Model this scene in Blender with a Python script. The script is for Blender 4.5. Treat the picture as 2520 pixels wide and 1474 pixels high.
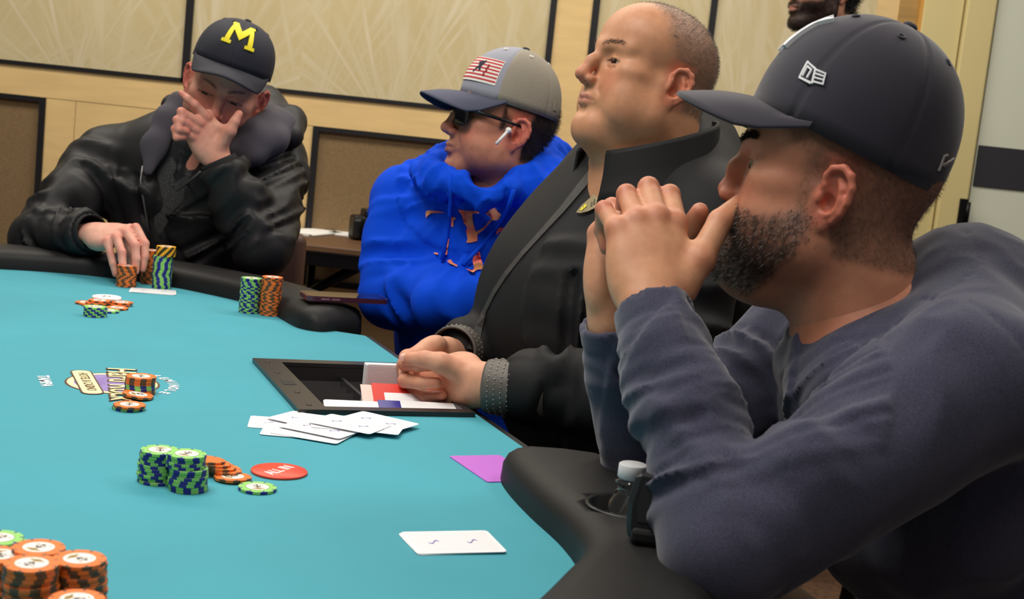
import bpy, bmesh, math, random
import numpy as np
from mathutils import Vector, Matrix
from mathutils.geometry import tessellate_polygon

random.seed(7)
for o in list(bpy.data.objects):
    bpy.data.objects.remove(o, do_unlink=True)
scene = bpy.context.scene
COL = scene.collection
PI = math.pi

# ------------------------------------------------------------------ camera
FPX = 3200.0                    # focal length in pixels of the 2520 px wide frame
ROLL = math.radians(6.0)
PITCH = math.atan(406.0 / FPX)
TABLE_Z = 0.76
CAM_Z = TABLE_Z + 0.39
_c, _s = math.cos(ROLL), math.sin(ROLL)
_cp, _sp = math.cos(PITCH), math.sin(PITCH)
_R = Vector((1, 0, 0)); _U = Vector((0, _sp, _cp)); _F = Vector((0, _cp, -_sp))
cam_x = _R * _c + _U * _s
cam_y = -_R * _s + _U * _c
cam_data = bpy.data.cameras.new('camera')
cam_data.sensor_width = 36.0
cam_data.lens = FPX / 2520.0 * 36.0
cam_data.clip_start = 0.02
cam_data.dof.use_dof = True
cam_data.dof.focus_distance = 1.75
cam_data.dof.aperture_fstop = 11.0
cam = bpy.data.objects.new('camera', cam_data)
COL.objects.link(cam)
cam.matrix_world = Matrix(((cam_x.x, cam_y.x, -_F.x, 0), (cam_x.y, cam_y.y, -_F.y, 0),
                           (cam_x.z, cam_y.z, -_F.z, CAM_Z), (0, 0, 0, 1)))
scene.camera = cam

# ------------------------------------------------------------------ light
world = bpy.data.worlds.new('room_ambient'); scene.world = world
world.use_nodes = True
world.node_tree.nodes['Background'].inputs[0].default_value = (1.0, 0.95, 0.88, 1)
world.node_tree.nodes['Background'].inputs[1].default_value = 0.14

def area_light(name, loc, size, power, color=(1, 0.94, 0.86), target=None, sy=None):
    l = bpy.data.lights.new(name, 'AREA'); l.energy = power; l.size = size; l.color = color
    if sy: l.shape = 'RECTANGLE'; l.size_y = sy
    o = bpy.data.objects.new(name, l); COL.objects.link(o); o.location = loc
    if target is not None:
        o.rotation_euler = (Vector(target) - Vector(loc)).to_track_quat('-Z', 'Y').to_euler()
    return o
# ceiling lamps of the card room (the ceiling itself is out of frame)
area_light('ceiling_lamp_over_table', (-0.75, 1.35, 2.75), 0.9, 38, (1, 0.95, 0.88))
area_light('ceiling_lamp_near', (-0.2, 0.1, 2.75), 0.8, 15, (1, 0.93, 0.84))
area_light('ceiling_lamp_right', (1.5, 2.2, 2.75), 0.8, 19, (1, 0.92, 0.82))
area_light('ceiling_lamp_wall', (-0.6, 3.5, 2.75), 4.0, 72, (1, 0.92, 0.80), sy=0.6)

scene.view_settings.view_transform = 'Standard'
scene.view_settings.look = 'None'
scene.view_settings.gamma = 1.0
scene.view_settings.use_curve_mapping = False
scene.view_settings.exposure = 0.0

# ------------------------------------------------------------------ helpers
def ray(px, py):
    u = (px - 1260) / FPX; v = (py - 737) / FPX
    return _R * (u * _c + v * _s) - _U * (v * _c - u * _s) + _F
def on(px, py, z=TABLE_Z):          # the point of the horizontal plane z seen along a line of sight
    r = ray(px, py); return Vector((0, 0, CAM_Z)) + r * ((z - CAM_Z) / r.z)
def at(px, py, Y):                  # the point at distance Y from the camera along a line of sight
    r = ray(px, py); return Vector((0, 0, CAM_Z)) + r * (Y / r.y)

def lin(c):
    out = []
    for v in c[:3]:
        v /= 255.0
        out.append(v / 12.92 if v <= 0.04045 else ((v + 0.055) / 1.055) ** 2.4)
    return (out[0], out[1], out[2], 1.0)

def tag(o, label=None, cat=None, group=None, kind=None):
    if label: o['label'] = label
    if cat: o['category'] = cat
    if group: o['group'] = group
    if kind: o['kind'] = kind
    return o
def link(o, parent=None):
    COL.objects.link(o)
    if parent is not None: o.parent = parent
    return o
def empty(name, loc=(0, 0, 0), rz=0.0):
    o = bpy.data.objects.new(name, None); o.empty_display_size = 0.05
    COL.objects.link(o); o.location = loc; o.rotation_euler = (0, 0, rz)
    return o
def mesh_obj(name, verts, faces, mats, parent=None, smooth=False, fmat=None):
    me = bpy.data.meshes.new(name)
    me.from_pydata([tuple(v) for v in verts], [], [tuple(f) for f in faces])
    for m in (mats if isinstance(mats, (list, tuple)) else [mats]): me.materials.append(m)
    if fmat is not None: me.polygons.foreach_set('material_index', fmat)
    if smooth: me.polygons.foreach_set('use_smooth', [True] * len(me.polygons))
    me.update()
    o = bpy.data.objects.new(name, me)
    return link(o, parent)
def bm_obj(name, bm, mats, parent=None, smooth=False):
    me = bpy.data.meshes.new(name)
    bmesh.ops.recalc_face_normals(bm, faces=bm.faces[:])
    bm.to_mesh(me); bm.free()
    for m in (mats if isinstance(mats, (list, tuple)) else [mats]): me.materials.append(m)
    if smooth: me.polygons.foreach_set('use_smooth', [True] * len(me.polygons))
    o = bpy.data.objects.new(name, me)
    return link(o, parent)
def add_box(bm, lo, hi, bev=0.0, seg=2, M=None):
    r = bmesh.ops.create_cube(bm, size=1.0)
    vs = r['verts']
    for v in vs:
        v.co = Vector(((lo[i] + hi[i]) / 2 + v.co[i] * (hi[i] - lo[i]) for i in range(3)))
    if bev > 0:
        es = list({e for v in vs for e in v.link_edges})
        r2 = bmesh.ops.bevel(bm, geom=es, offset=bev, segments=seg, profile=0.5, affect='EDGES')
        vs = list({v for f in r2['faces'] for v in f.verts} | {v for v in vs if v.is_valid})
    if M is not None:
        for v in vs: v.co = M @ v.co
    return vs
def box_obj(name, lo, hi, mat, parent=None, bev=0.0, seg=2, M=None, smooth=False):
    bm = bmesh.new(); add_box(bm, lo, hi, bev, seg, M)
    return bm_obj(name, bm, mat, parent, smooth)
def lathe(name, prof, mat, parent=None, seg=32, smooth=True, M=None):
    vs, fs = [], []
    n = len(prof)
    for i in range(seg):
        a = 2 * PI * i / seg
        for r, z in prof: vs.append(Vector((r * math.cos(a), r * math.sin(a), z)))
    for i in range(seg):
        j = (i + 1) % seg
        for k in range(n - 1):
            fs.append((i * n + k, j * n + k, j * n + k + 1, i * n + k + 1))
    if prof[0][0] > 1e-6: fs.append([i * n for i in range(seg)][::-1])
    if prof[-1][0] > 1e-6: fs.append([i * n + n - 1 for i in range(seg)])
    if M is not None: vs = [M @ v for v in vs]
    return mesh_obj(name, vs, fs, mat, parent, smooth)
def tube(name, pts, r, mat, parent=None, seg=8, closed=False):
    pts = [Vector(p) for p in pts]; n = len(pts); vs, fs = [], []
    up = None
    for i, p in enumerate(pts):
        if closed: t = (pts[(i + 1) % n] - pts[i - 1]).normalized()
        else: t = (pts[min(i + 1, n - 1)] - pts[max(i - 1, 0)]).normalized()
        if up is None: up = t.orthogonal().normalized()
        up = (up - t * up.dot(t)).normalized()
        b = t.cross(up)
        rr = r[i] if isinstance(r, (list, tuple)) else r
        for k in range(seg):
            a = 2 * PI * k / seg
            vs.append(p + (up * math.cos(a) + b * math.sin(a)) * rr)
    for i in range(n if closed else n - 1):
        j = (i + 1) % n
        for k in range(seg):
            l = (k + 1) % seg
            fs.append((i * seg + k, i * seg + l, j * seg + l, j * seg + k))
    if not closed:
        fs.append(list(range(seg))[::-1]); fs.append([(n - 1) * seg + k for k in range(seg)])
    return mesh_obj(name, vs, fs, mat, parent, True)
def prism(name, poly, z0, z1, mat, parent=None, M=None, holes=()):
    """outline (list of xy) extruded from z0 to z1, with optional holes"""
    loops = [list(poly)] + [list(h) for h in holes]
    tris = tessellate_polygon([[Vector((x, y, 0)) for x, y in lp] for lp in loops])
    flat = [p for lp in loops for p in lp]; n = len(flat)
    vs = [Vector((x, y, z0)) for x, y in flat] + [Vector((x, y, z1)) for x, y in flat]
    fs = []
    for t in tris:
        a, b, c = t
        pa, pb, pc = flat[a], flat[b], flat[c]
        if (pb[0] - pa[0]) * (pc[1] - pa[1]) - (pb[1] - pa[1]) * (pc[0] - pa[0]) < 0: a, c = c, a
        fs.append((a + n, b + n, c + n)); fs.append((c, b, a))
    k = 0
    for lp in loops:
        m = len(lp)
        for i in range(m):
            fs.append((k + i, k + (i + 1) % m, k + (i + 1) % m + n, k + i + n))
        k += m
    if M is not None: vs = [M @ v for v in vs]
    bm = bmesh.new()
    bv = [bm.verts.new(v) for v in vs]
    for f in fs:
        try: bm.faces.new([bv[i] for i in f])
        except ValueError: pass
    return bm_obj(name, bm, mat, parent)
def rrect(w, h, r, n=5):
    out = []
    for cx, cy, a0 in ((w / 2 - r, h / 2 - r, 0), (-w / 2 + r, h / 2 - r, 90), (-w / 2 + r, -h / 2 + r, 180), (w / 2 - r, -h / 2 + r, 270)):
        for i in range(n + 1):
            a = math.radians(a0 + 90 * i / n); out.append((cx + r * math.cos(a), cy + r * math.sin(a)))
    return out
def copy_tree(o, parent=None):
    c = o.copy(); COL.objects.link(c); c.parent = parent
    for ch in list(o.children): copy_tree(ch, c)
    return c
def text_data(txt, size, extrude=0.0, offset=0.0, align='CENTER', shear=0.0, space=1.0):
    cu = bpy.data.curves.new('text', 'FONT'); cu.body = txt; cu.size = size; cu.extrude = extrude; cu.offset = offset
    cu.align_x = align; cu.align_y = 'CENTER'; cu.resolution_u = 3; cu.shear = shear; cu.space_character = space
    o = bpy.data.objects.new('text', cu); COL.objects.link(o)
    bpy.context.view_layer.update()
    dg = bpy.context.evaluated_depsgraph_get()
    me = bpy.data.meshes.new_from_object(o.evaluated_get(dg))
    bpy.data.objects.remove(o, do_unlink=True)
    return me
def text_obj(name, txt, size, mat, parent, M, extrude=0.0002, offset=0.0, shear=0.0, space=1.0, sx=1.0):
    me = text_data(txt, size, extrude, offset, shear=shear, space=space)
    me.transform(M @ Matrix.Diagonal((sx, 1, 1, 1)))
    me.materials.clear(); me.materials.append(mat)
    o = bpy.data.objects.new(name, me)
    return link(o, parent)

# ------------------------------------------------------------------ materials
def mat(name, rgb, rough=0.6, metal=0.0, spec=0.5, bump=0.0, bscale=200.0, var=0.0, vscale=20.0, sheen=0.0,
        stretch=None, rgb2=None, trans=0.0, alpha=1.0, sss=0.0, bdist=0.001, coat=0.0, ior=1.45):
    m = bpy.data.materials.new(name); m.use_nodes = True
    nt = m.node_tree; b = nt.nodes['Principled BSDF']
    b.inputs['Base Color'].default_value = lin(rgb)
    b.inputs['Roughness'].default_value = rough
    b.inputs['Metallic'].default_value = metal
    b.inputs['Specular IOR Level'].default_value = spec
    b.inputs['IOR'].default_value = ior
    if sheen: b.inputs['Sheen Weight'].default_value = sheen
    if trans: b.inputs['Transmission Weight'].default_value = trans
    if coat: b.inputs['Coat Weight'].default_value = coat
    if sss:
        b.inputs['Subsurface Weight'].default_value = sss
        b.inputs['Subsurface Radius'].default_value = (0.008, 0.003, 0.0015)
        b.inputs['Subsurface Scale'].default_value = 1.0
    tc = None
    def coord():
        nonlocal tc
        if tc is None:
            t = nt.nodes.new('ShaderNodeTexCoord'); mp = nt.nodes.new('ShaderNodeMapping')
            nt.links.new(t.outputs['Object'], mp.inputs['Vector'])
            if stretch: mp.inputs['Scale'].default_value = stretch
            tc = mp
        return tc.outputs['Vector']
    if var > 0 or rgb2 is not None:
        n = nt.nodes.new('ShaderNodeTexNoise'); n.inputs['Scale'].default_value = vscale; n.inputs['Detail'].default_value = 6
        nt.links.new(coord(), n.inputs['Vector'])
        mx = nt.nodes.new('ShaderNodeMixRGB')
        mx.inputs[1].default_value = lin(rgb)
        c2 = rgb2 if rgb2 is not None else tuple(v * (1 - var) for v in rgb)
        mx.inputs[2].default_value = lin(c2)
        rp = nt.nodes.new('ShaderNodeValToRGB'); rp.color_ramp.elements[0].position = 0.35; rp.color_ramp.elements[1].position = 0.65
        nt.links.new(n.outputs['Fac'], rp.inputs['Fac'])
        nt.links.new(rp.outputs['Color'], mx.inputs[0]); nt.links.new(mx.outputs[0], b.inputs['Base Color'])
    if bump > 0:
        n = nt.nodes.new('ShaderNodeTexNoise'); n.inputs['Scale'].default_value = bscale; n.inputs['Detail'].default_value = 3
        nt.links.new(coord(), n.inputs['Vector'])
        bp = nt.nodes.new('ShaderNodeBump'); bp.inputs['Strength'].default_value = bump; bp.inputs['Distance'].default_value = bdist
        nt.links.new(n.outputs['Fac'], bp.inputs['Height']); nt.links.new(bp.outputs['Normal'], b.inputs['Normal'])
    return m
# ------------------------------------------------------------------ the room
M_wood = mat('maple_veneer', (226, 194, 136), 0.45, var=0.05, vscale=5, stretch=(1, 1, 7), bump=0.03, bscale=60)
M_wood2 = mat('tan_veneer', (176, 140, 80), 0.5, var=0.10, vscale=6, stretch=(1, 1, 9))
M_frame = mat('black_frame', (22, 21, 24), 0.45)
M_weave = mat('brown_woven_fabric', (140, 114, 80), 0.9, var=0.22, vscale=420, bump=0.3, bscale=500)
M_cream = mat('cream_paint', (214, 198, 142), 0.5)
M_door = mat('white_door', (216, 220, 202), 0.45)
M_band = mat('dark_band', (48, 48, 54), 0.5)
M_blackmetal = mat('black_metal', (24, 24, 26), 0.35, metal=0.6)
M_carpet = mat('carpet', (92, 62, 40), 0.95, var=0.3, vscale=60, bump=0.4, bscale=300)
M_paintwall = mat('tan_wall', (190, 160, 104), 0.7)

def art_material(name, seed, spread):
    """pale etched grasses: streaks fanning up from the foot of the panel, drawn in the panel's own metres"""
    m = bpy.data.materials.new(name); m.use_nodes = True
    nt = m.node_tree; N = nt.nodes.new; L = nt.links.new
    b = nt.nodes['Principled BSDF']; b.inputs['Roughness'].default_value = 0.55
    tc = N('ShaderNodeTexCoord'); sp = N('ShaderNodeSeparateXYZ'); L(tc.outputs['Object'], sp.inputs[0])
    def m_(op, a, b_=None, c=None):
        n = N('ShaderNodeMath'); n.operation = op
        for i, v in enumerate((a, b_, c)):
            if v is None: continue
            if isinstance(v, (int, float)): n.inputs[i].default_value = v
            else: L(v, n.inputs[i])
        return n.outputs[0]
    x, z = sp.outputs['X'], sp.outputs['Z']
    # fan coordinate: x relative to nearest clump centre divided by height over its root
    total = None
    for k in range(3):
        off = seed + k * 0.43 * spread
        xs = m_('ADD', x, off)
        cell = m_('SUBTRACT', m_('FRACT', m_('DIVIDE', xs, spread)), 0.5)
        dx = m_('MULTIPLY', cell, spread)
        h = m_('ADD', z, -1.13 + 0.07 * k)
        ang = m_('ARCTAN2', dx, h)
        cv = N('ShaderNodeCombineXYZ')
        L(m_('MULTIPLY', ang, 13.0), cv.inputs[0])
        L(m_('MULTIPLY', m_('FLOOR', m_('DIVIDE', xs, spread)), 7.3), cv.inputs[1])
        L(m_('MULTIPLY', z, 2.2), cv.inputs[2])
        n = N('ShaderNodeTexNoise'); n.inputs['Scale'].default_value = 1.0; n.inputs['Detail'].default_value = 3.5
        L(cv.outputs[0], n.inputs['Vector'])
        r = N('ShaderNodeValToRGB'); r.color_ramp.elements[0].position = 0.50; r.color_ramp.elements[1].position = 0.68
        L(n.outputs['Fac'], r.inputs[0])
        s = m_('MULTIPLY', r.outputs[0], (0.36, 0.26, 0.22)[k])
        total = s if total is None else m_('MAXIMUM', total, s)
    big = N('ShaderNodeTexNoise'); big.inputs['Scale'].default_value = 2.2; L(tc.outputs['Object'], big.inputs['Vector'])
    mx0 = N('ShaderNodeMixRGB'); mx0.inputs[1].default_value = lin((184, 168, 128)); mx0.inputs[2].default_value = lin((204, 188, 142)); L(big.outputs['Fac'], mx0.inputs[0])
    mx = N('ShaderNodeMixRGB'); mx.inputs[2].default_value = lin((224, 216, 196)); L(mx0.outputs[0], mx.inputs[1])
    L(m_('MULTIPLY', total, 1.2), mx.inputs[0]); L(mx.outputs[0], b.inputs['Base Color'])
    return m
M_art1 = art_material('etched_grass_panel_a', 2.095, 0.95)
M_art2 = art_material('etched_grass_panel_b', 0.82, 0.62)

WY = 4.60
wall = box_obj('wall_back', (-3.4, WY + 0.02, 0), (4.2, WY + 0.14, 3.0), M_paintwall); tag(wall, kind='structure')
floor = box_obj('floor', (-3.4, -1.2, -0.05), (4.2, WY + 0.14, 0), M_carpet); tag(floor, kind='structure')
def wpart(name, x0, x1, z0, z1, m, d=0.02, y=WY + 0.02, bev=0.0):
    return box_obj(name, (x0, y - d, z0), (x1, y, z1), m, wall, bev)
# maple boards, art panels, woven panels and their black frames are pieces of the wall
wpart('panel', -3.4, -1.232, 1.222, 2.9, M_art1, 0.018)
wpart('panel', -1.206, 0.026, 1.222, 2.9, M_art2, 0.018)
wpart('panel', 0.196, 0.578, 1.222, 2.9, M_art2, 0.018)
wpart('panel', 0.600, 1.150, 1.222, 2.9, M_art2, 0.018)
for x0, x1 in ((-1.232, -1.206), (0.026, 0.048), (0.172, 0.196), (0.578, 0.600)):
    wpart('frame_strip', x0, x1, 1.208, 2.9, M_frame, 0.03)
for x0, x1 in ((-3.4, -1.206), (-1.206, 0.048), (0.172, 1.150)):
    wpart('frame_strip', x0, x1, 1.208, 1.222, M_frame, 0.03)
wpart('maple_board', 0.048, 0.172, 1.105, 2.9, M_wood, 0.022)
wpart('maple_board', -3.4, 0.048, 1.105, 1.208, M_wood, 0.022)
wpart('maple_board', 0.172, 1.224, 1.105, 1.208, M_wood, 0.022)
wpart('maple_board', 1.150, 1.224, 1.208, 2.9, M_wood, 0.022)
wpart('maple_board', -1.700, -1.597, 0.0, 1.103, M_wood, 0.022)
wpart('maple_board', -1.595, -0.757, 0.0, 1.103, M_wood, 0.021)
wpart('woven_panel', -3.4, -1.722, 0.56, 1.09, M_weave, 0.012)
wpart('woven_panel', -0.735, 0.13, 0.565, 1.09, M_weave, 0.012)
wpart('woven_panel', 0.30, 1.20, 0.565, 1.09, M_weave, 0.012)
for x0, x1 in ((-1.722, -1.700), (-0.757, -0.735), (0.13, 0.15), (0.28, 0.30)):
    wpart('frame_strip', x0, x1, 0.543, 1.105, M_frame, 0.03)
for x0, x1 in ((-3.4, -1.722), (-0.735, 0.13), (0.30, 1.20)):
    wpart('frame_strip', x0, x1, 1.088, 1.105, M_frame, 0.03)
    wpart('frame_strip', x0, x1, 0.543, 0.565, M_frame, 0.03)
wpart('maple_board', 0.15, 0.28, 0.0, 1.105, M_wood, 0.022)
for x0, x1 in ((-3.4, -1.700), (-0.757, 0.15), (0.28, 1.224)):
    wpart('maple_board', x0, x1, 0.0, 0.543, M_wood, 0.022)
wpart('tan_board', 1.224, 1.288, 0.0, 2.9, M_wood2, 0.03)
# door and its casing
tr = box_obj('trim_1', (1.288, WY - 0.03, 0), (1.300, WY + 0.02, 2.9), mat('orange_edge', (206, 152, 70), 0.5)); tag(tr, kind='structure')
tr = box_obj('trim_2', (1.300, WY - 0.035, 0), (1.436, WY + 0.02, 2.9), M_cream, bev=0.004); tag(tr, kind='structure')
tr = box_obj('trim_3', (1.440, WY - 0.055, 0), (1.541, WY + 0.02, 2.9), M_cream, bev=0.006); tag(tr, kind='structure')
door = box_obj('door_1', (1.552, WY - 0.03, 0), (2.60, WY + 0.015, 2.6), M_door, bev=0.002); tag(door, kind='structure')
box_obj('push_band', (1.556, WY - 0.036, 1.137), (2.598, WY - 0.028, 1.279), M_band, door, 0.002)
hinge = empty('hinge', (1.524, WY - 0.058, 1.045)); hinge.parent = door
box_obj('hinge_leaf', (-0.014, -0.008, -0.045), (0.014, 0.004, 0.045), M_blackmetal, hinge, 0.003)
lathe('hinge_pin', [(0.0, -0.04), (0.008, -0.04), (0.008, 0.035), (0.0, 0.035)], M_blackmetal, hinge, 12, M=Matrix.Translation((0.014, -0.012, 0)))

# ------------------------------------------------------------------ folding table by the wall
M_ftop = mat('walnut_laminate', (104, 76, 54), 0.4, var=0.12, vscale=8, stretch=(1, 6, 6))
M_paper = mat('paper', (238, 238, 234), 0.8)
ft = tag(empty('folding_table', (-0.30, 4.28, 0)), 'brown folding table with black legs standing against the back wall', 'table')
box_obj('table_top', (-0.62, -0.20, 0.718), (0.75, 0.24, 0.738), M_ftop, ft, 0.003)
box_obj('edge_band', (-0.615, -0.196, 0.672), (0.745, 0.236, 0.718), M_blackmetal, ft, 0.002)
for sx in (-0.40, 0.62):
    for sy in (-0.14, 0.18):
        tube('leg', [(sx, sy, 0.68), (sx, sy, 0.0)], 0.014, M_blackmetal, ft)
    tube('crossbar', [(sx, -0.14, 0.25), (sx, 0.18, 0.25)], 0.011, M_blackmetal, ft)
    tube('brace', [(sx + (0.20 if sx < 0 else -0.20), -0.02, 0.675), (sx, -0.02, 0.54), (sx, -0.02, 0.25)], [0.020, 0.016, 0.012], M_blackmetal, ft)
def paper_stack(name, px, py, w, d, rz, n, label):
    p = on(px, py, 0.738); o = tag(empty(name, p, rz), label, 'papers')
    rnd = random.Random(px)
    for i in range(n):
        box_obj('sheet', (-w / 2, -d / 2, i * 0.0022), (w / 2, d / 2, i * 0.0022 + 0.002), M_paper, o,
                M=Matrix.Rotation(rnd.uniform(-.05, .05), 4, 'Z') @ Matrix.Translation((rnd.uniform(-.006, .006), rnd.uniform(-.006, .006), 0)))
paper_stack('paper_stack', 765, 573, 0.125, 0.22, -0.35, 3, 'white sheets of paper on the folding table beside the man in black jacket')
paper_stack('paper_stack', 872, 577, 0.13, 0.20, -0.25, 3, 'white sheets of paper in front of the black camera')
# a camera lying on that table
M_camblack = mat('camera_black', (20, 20, 22), 0.35)
cp = at(898, 540, 4.40); cp.z = 0.738
cm = tag(empty('photo_camera', cp + Vector((0.01, 0.05, 0)), 0.5), 'black camera with a short lens lying on the folding table', 'camera')
box_obj('camera_body', (-0.065, -0.03, 0.0), (0.065, 0.03, 0.085), M_camblack, cm, 0.012, 3)
lathe('lens', [(0.0, 0.0), (0.034, 0.0), (0.036, 0.045), (0.032, 0.05), (0.028, 0.046), (0.0, 0.04)], M_camblack, cm, 24, M=Matrix.Translation((-0.01, -0.03, 0.042)) @ Matrix.Rotation(PI / 2, 4, 'X'))
box_obj('viewfinder', (-0.03, -0.032, 0.078), (0.025, 0.022, 0.108), M_camblack, cm, 0.008)
box_obj('hand_grip', (-0.072, -0.045, 0.005), (-0.04, -0.02, 0.075), M_camblack, cm, 0.009)
# ------------------------------------------------------------------ the poker table
TC = Vector((-0.5337, 1.7236)); E1 = Vector((0.3740, -0.9274)); E2 = Vector((0.9274, 0.3740))
TM = Matrix(((E1.x, E2.x, 0, TC.x), (E1.y, E2.y, 0, TC.y), (0, 0, 1, 0), (0, 0, 0, 1)))   # table metres -> world
def tl(a, b, z=TABLE_Z): return TM @ Vector((a, b, z))
M_felt = mat('teal_speed_cloth', (68, 158, 174), 0.85, bump=0.06, bscale=900, var=0.05, vscale=3)
M_rail = mat('black_rail_vinyl', (27, 26, 26), 0.55, spec=.3, bump=0.10, bscale=420)
M_apron = mat('black_apron', (26, 25, 26), 0.6)
M_tray = mat('black_tray_plastic', (40, 38, 39), 0.36, bump=0.05, bscale=700)

def catmull(pts, n=8, closed=False):
    out = []; m = len(pts)
    P = lambda i: Vector(pts[i % m]) if closed else Vector(pts[max(0, min(m - 1, i))])
    for i in range(m if closed else m - 1):
        p0, p1, p2, p3 = P(i - 1), P(i), P(i + 1), P(i + 2)
        for k in range(n):
            t = k / n
            out.append(0.5 * ((2 * p1) + (p2 - p0) * t + (2 * p0 - 5 * p1 + 4 * p2 - p3) * t * t + (3 * p1 - p0 - 3 * p2 + p3) * t ** 3))
    if not closed: out.append(P(m - 1))
    return out
# inner edge of the padded rail, from the far end of the dealer's gap all the way round to the near end
inner_pts = [(-0.470, 0.395), (-0.520, 0.368), (-0.608, 0.357), (-0.700, 0.347), (-0.770, 0.325), (-0.835, 0.294), (-0.954, 0.203), (-1.045, 0.09),
             (-1.085, -0.03), (-1.090, -0.15), (-1.055, -0.27), (-0.96, -0.39), (-0.83, -0.48), (-0.68, -0.53), (-0.4, -0.555), (0.0, -0.56), (0.4, -0.555),
             (0.70, -0.53), (0.86, -0.47), (0.98, -0.38), (1.06, -0.26), (1.09, -0.13), (1.08, 0.0), (1.02, 0.12), (0.93, 0.225), (0.84, 0.305), (0.775, 0.355),
             (0.70, 0.373), (0.60, 0.378), (0.515, 0.386), (0.455, 0.400), (0.425, 0.425)]
inner = catmull(inner_pts, 6)
def offset_path(path, d):
    out = []
    for i, p in enumerate(path):
        t = (path[min(i + 1, len(path) - 1)] - path[max(i - 1, 0)]).normalized()
        out.append(p + Vector((t.y, -t.x)) * d)
    return out
RW = 0.135
# make sure the offset goes outwards
RS = 1 if offset_path(inner, 0.1)[len(inner) // 2].y < inner[len(inner) // 2].y else -1
poker = tag(empty('poker_table', (TC.x, TC.y, 0), math.atan2(E1.y, E1.x)), 'large oval poker table with teal felt and black padded rail', 'table')
# felt with the dealer's straight edge and the opening for the chip tray
mid = offset_path(inner, RS * 0.05)
felt_poly = [(p.x, p.y) for p in mid] + [(0.437, 0.483), (-0.462, 0.483)]
tray_hole = [(-0.170, 0.236), (0.156, 0.236), (0.156, 0.470), (-0.170, 0.470)]
felt = prism('felt_top', felt_poly, TABLE_Z - 0.03, TABLE_Z, M_felt, poker, holes=[tray_hole])
edge = prism('edge_trim', [(-0.47, 0.4835), (0.445, 0.4835), (0.445, 0.497), (-0.47, 0.497)], TABLE_Z - 0.07, TABLE_Z - 0.003, M_apron, poker)
apron_poly = [(p.x, p.y) for p in offset_path(inner, RS * 0.03)] + [(0.40, 0.475), (-0.45, 0.475)]
prism('apron', apron_poly, TABLE_Z - 0.13, TABLE_Z - 0.031, M_apron, poker, holes=[[(-0.18, 0.226), (0.166, 0.226), (0.166, 0.471), (-0.18, 0.471)]])
# padded rail: rounded section swept along the inner edge
def rail_profile(n=20):
    pts = []
    w, h0, h1 = RW, -0.055, 0.043
    for i in range(n):                       # superellipse section
        a = 2 * PI * i / n
        ca, sa = math.cos(a), math.sin(a)
        e = 0.52
        pts.append((w / 2 + w / 2 * math.copysign(abs(ca) ** e, ca), (h0 + h1) / 2 + (h1 - h0) / 2 * math.copysign(abs(sa) ** e, sa)))
    return pts
prof = rail_profile()
vs, fs = [], []
npf = len(prof); path = inner; npth = len(path)
caps = [(0.0, 0.30), (0.006, 0.62), (0.018, 0.85), (0.034, 0.97)]   # rounded ends
stations = []
L0 = 0.0
acc = [0.0]
for i in range(1, npth): acc.append(acc[-1] + (path[i] - path[i - 1]).length)
tot = acc[-1]
def endscale(s):
    s = min(s, tot - s)
    if s >= 0.045: return 1.0
    return math.sqrt(max(0.0, 1 - (1 - s / 0.045) ** 2)) * 0.75 + 0.25
import bisect
svals = sorted(set([0, 0.003, 0.008, 0.016, 0.028, 0.045] + [a for a in acc if 0.05 < a < tot - 0.05] + [tot - q for q in (0.045, 0.028, 0.016, 0.008, 0.003, 0)]))
for s in svals:
    i = min(max(bisect.bisect(acc, s) - 1, 0), npth - 2)
    f = (s - acc[i]) / (acc[i + 1] - acc[i])
    p = path[i].lerp(path[i + 1], f)
    j0, j1 = max(i - 1, 0), min(i + 2, npth - 1)
    t = (path[j1] - path[j0]).normalized(); nrm = Vector((t.y, -t.x)) * RS
    k = endscale(s)
    for (u, z) in prof:
        uu = RW / 2 + (u - RW / 2) * (0.55 + 0.45 * k); zz = -0.006 + (z + 0.006) * k
        q = p + nrm * uu; vs.append((q.x, q.y, TABLE_Z + zz))
for i in range(len(svals) - 1):
    for k in range(npf):
        l = (k + 1) % npf
        fs.append((i * npf + k, i * npf + l, (i + 1) * npf + l, (i + 1) * npf + k))
fs.append(list(range(npf))[::-1]); fs.append([(len(svals) - 1) * npf + k for k in range(npf)])
bm = bmesh.new(); bvs = [bm.verts.new(v) for v in vs]
for f in fs: bm.faces.new([bvs[i] for i in f])
rail = bm_obj('padded_rail', bm, M_rail, poker, True)
# pedestals
for a in (-0.6, 0.6):
    lathe('pedestal', [(0.0, 0.0), (0.26, 0.0), (0.25, 0.03), (0.10, 0.06), (0.08, 0.55), (0.14, 0.63), (0.0, 0.63)], M_apron, poker, 28, M=Matrix.Translation((a, -0.09, 0)))

# lettering and emblem printed on the felt
M_white = mat('white_print', (244, 246, 246), 0.8)
M_cream2 = mat('cream_print', (250, 236, 176), 0.8)
M_brown = mat('brown_print', (96, 72, 58), 0.8)
M_purple = mat('purple_print', (120, 88, 152), 0.8, rgb2=(156, 140, 196), vscale=14)
LZ = TABLE_Z
def flat(name, poly, dz, m): return prism(name, poly, LZ - 0.0005, LZ + dz, m, poker)
def ell(cx, cy, rx, ry, n=48): return [(cx + rx * math.cos(2 * PI * i / n), cy + ry * math.sin(2 * PI * i / n)) for i in range(n)]
lc = (0.0, 0.008)
flat('emblem_outline', ell(lc[0], lc[1], 0.066, 0.062), 0.0004, M_brown)
flat('emblem_ring', ell(lc[0], lc[1], 0.063, 0.059), 0.0006, M_cream2)
flat('emblem_disc', ell(lc[0], lc[1], 0.054, 0.050), 0.0008, M_purple)
def T2(a, b, z, rot=0.0): return Matrix.Translation((a, b, z)) @ Matrix.Rotation(rot, 4, 'Z')
bz = T2(-0.002, -0.0255, 0, 0.06)
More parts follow.
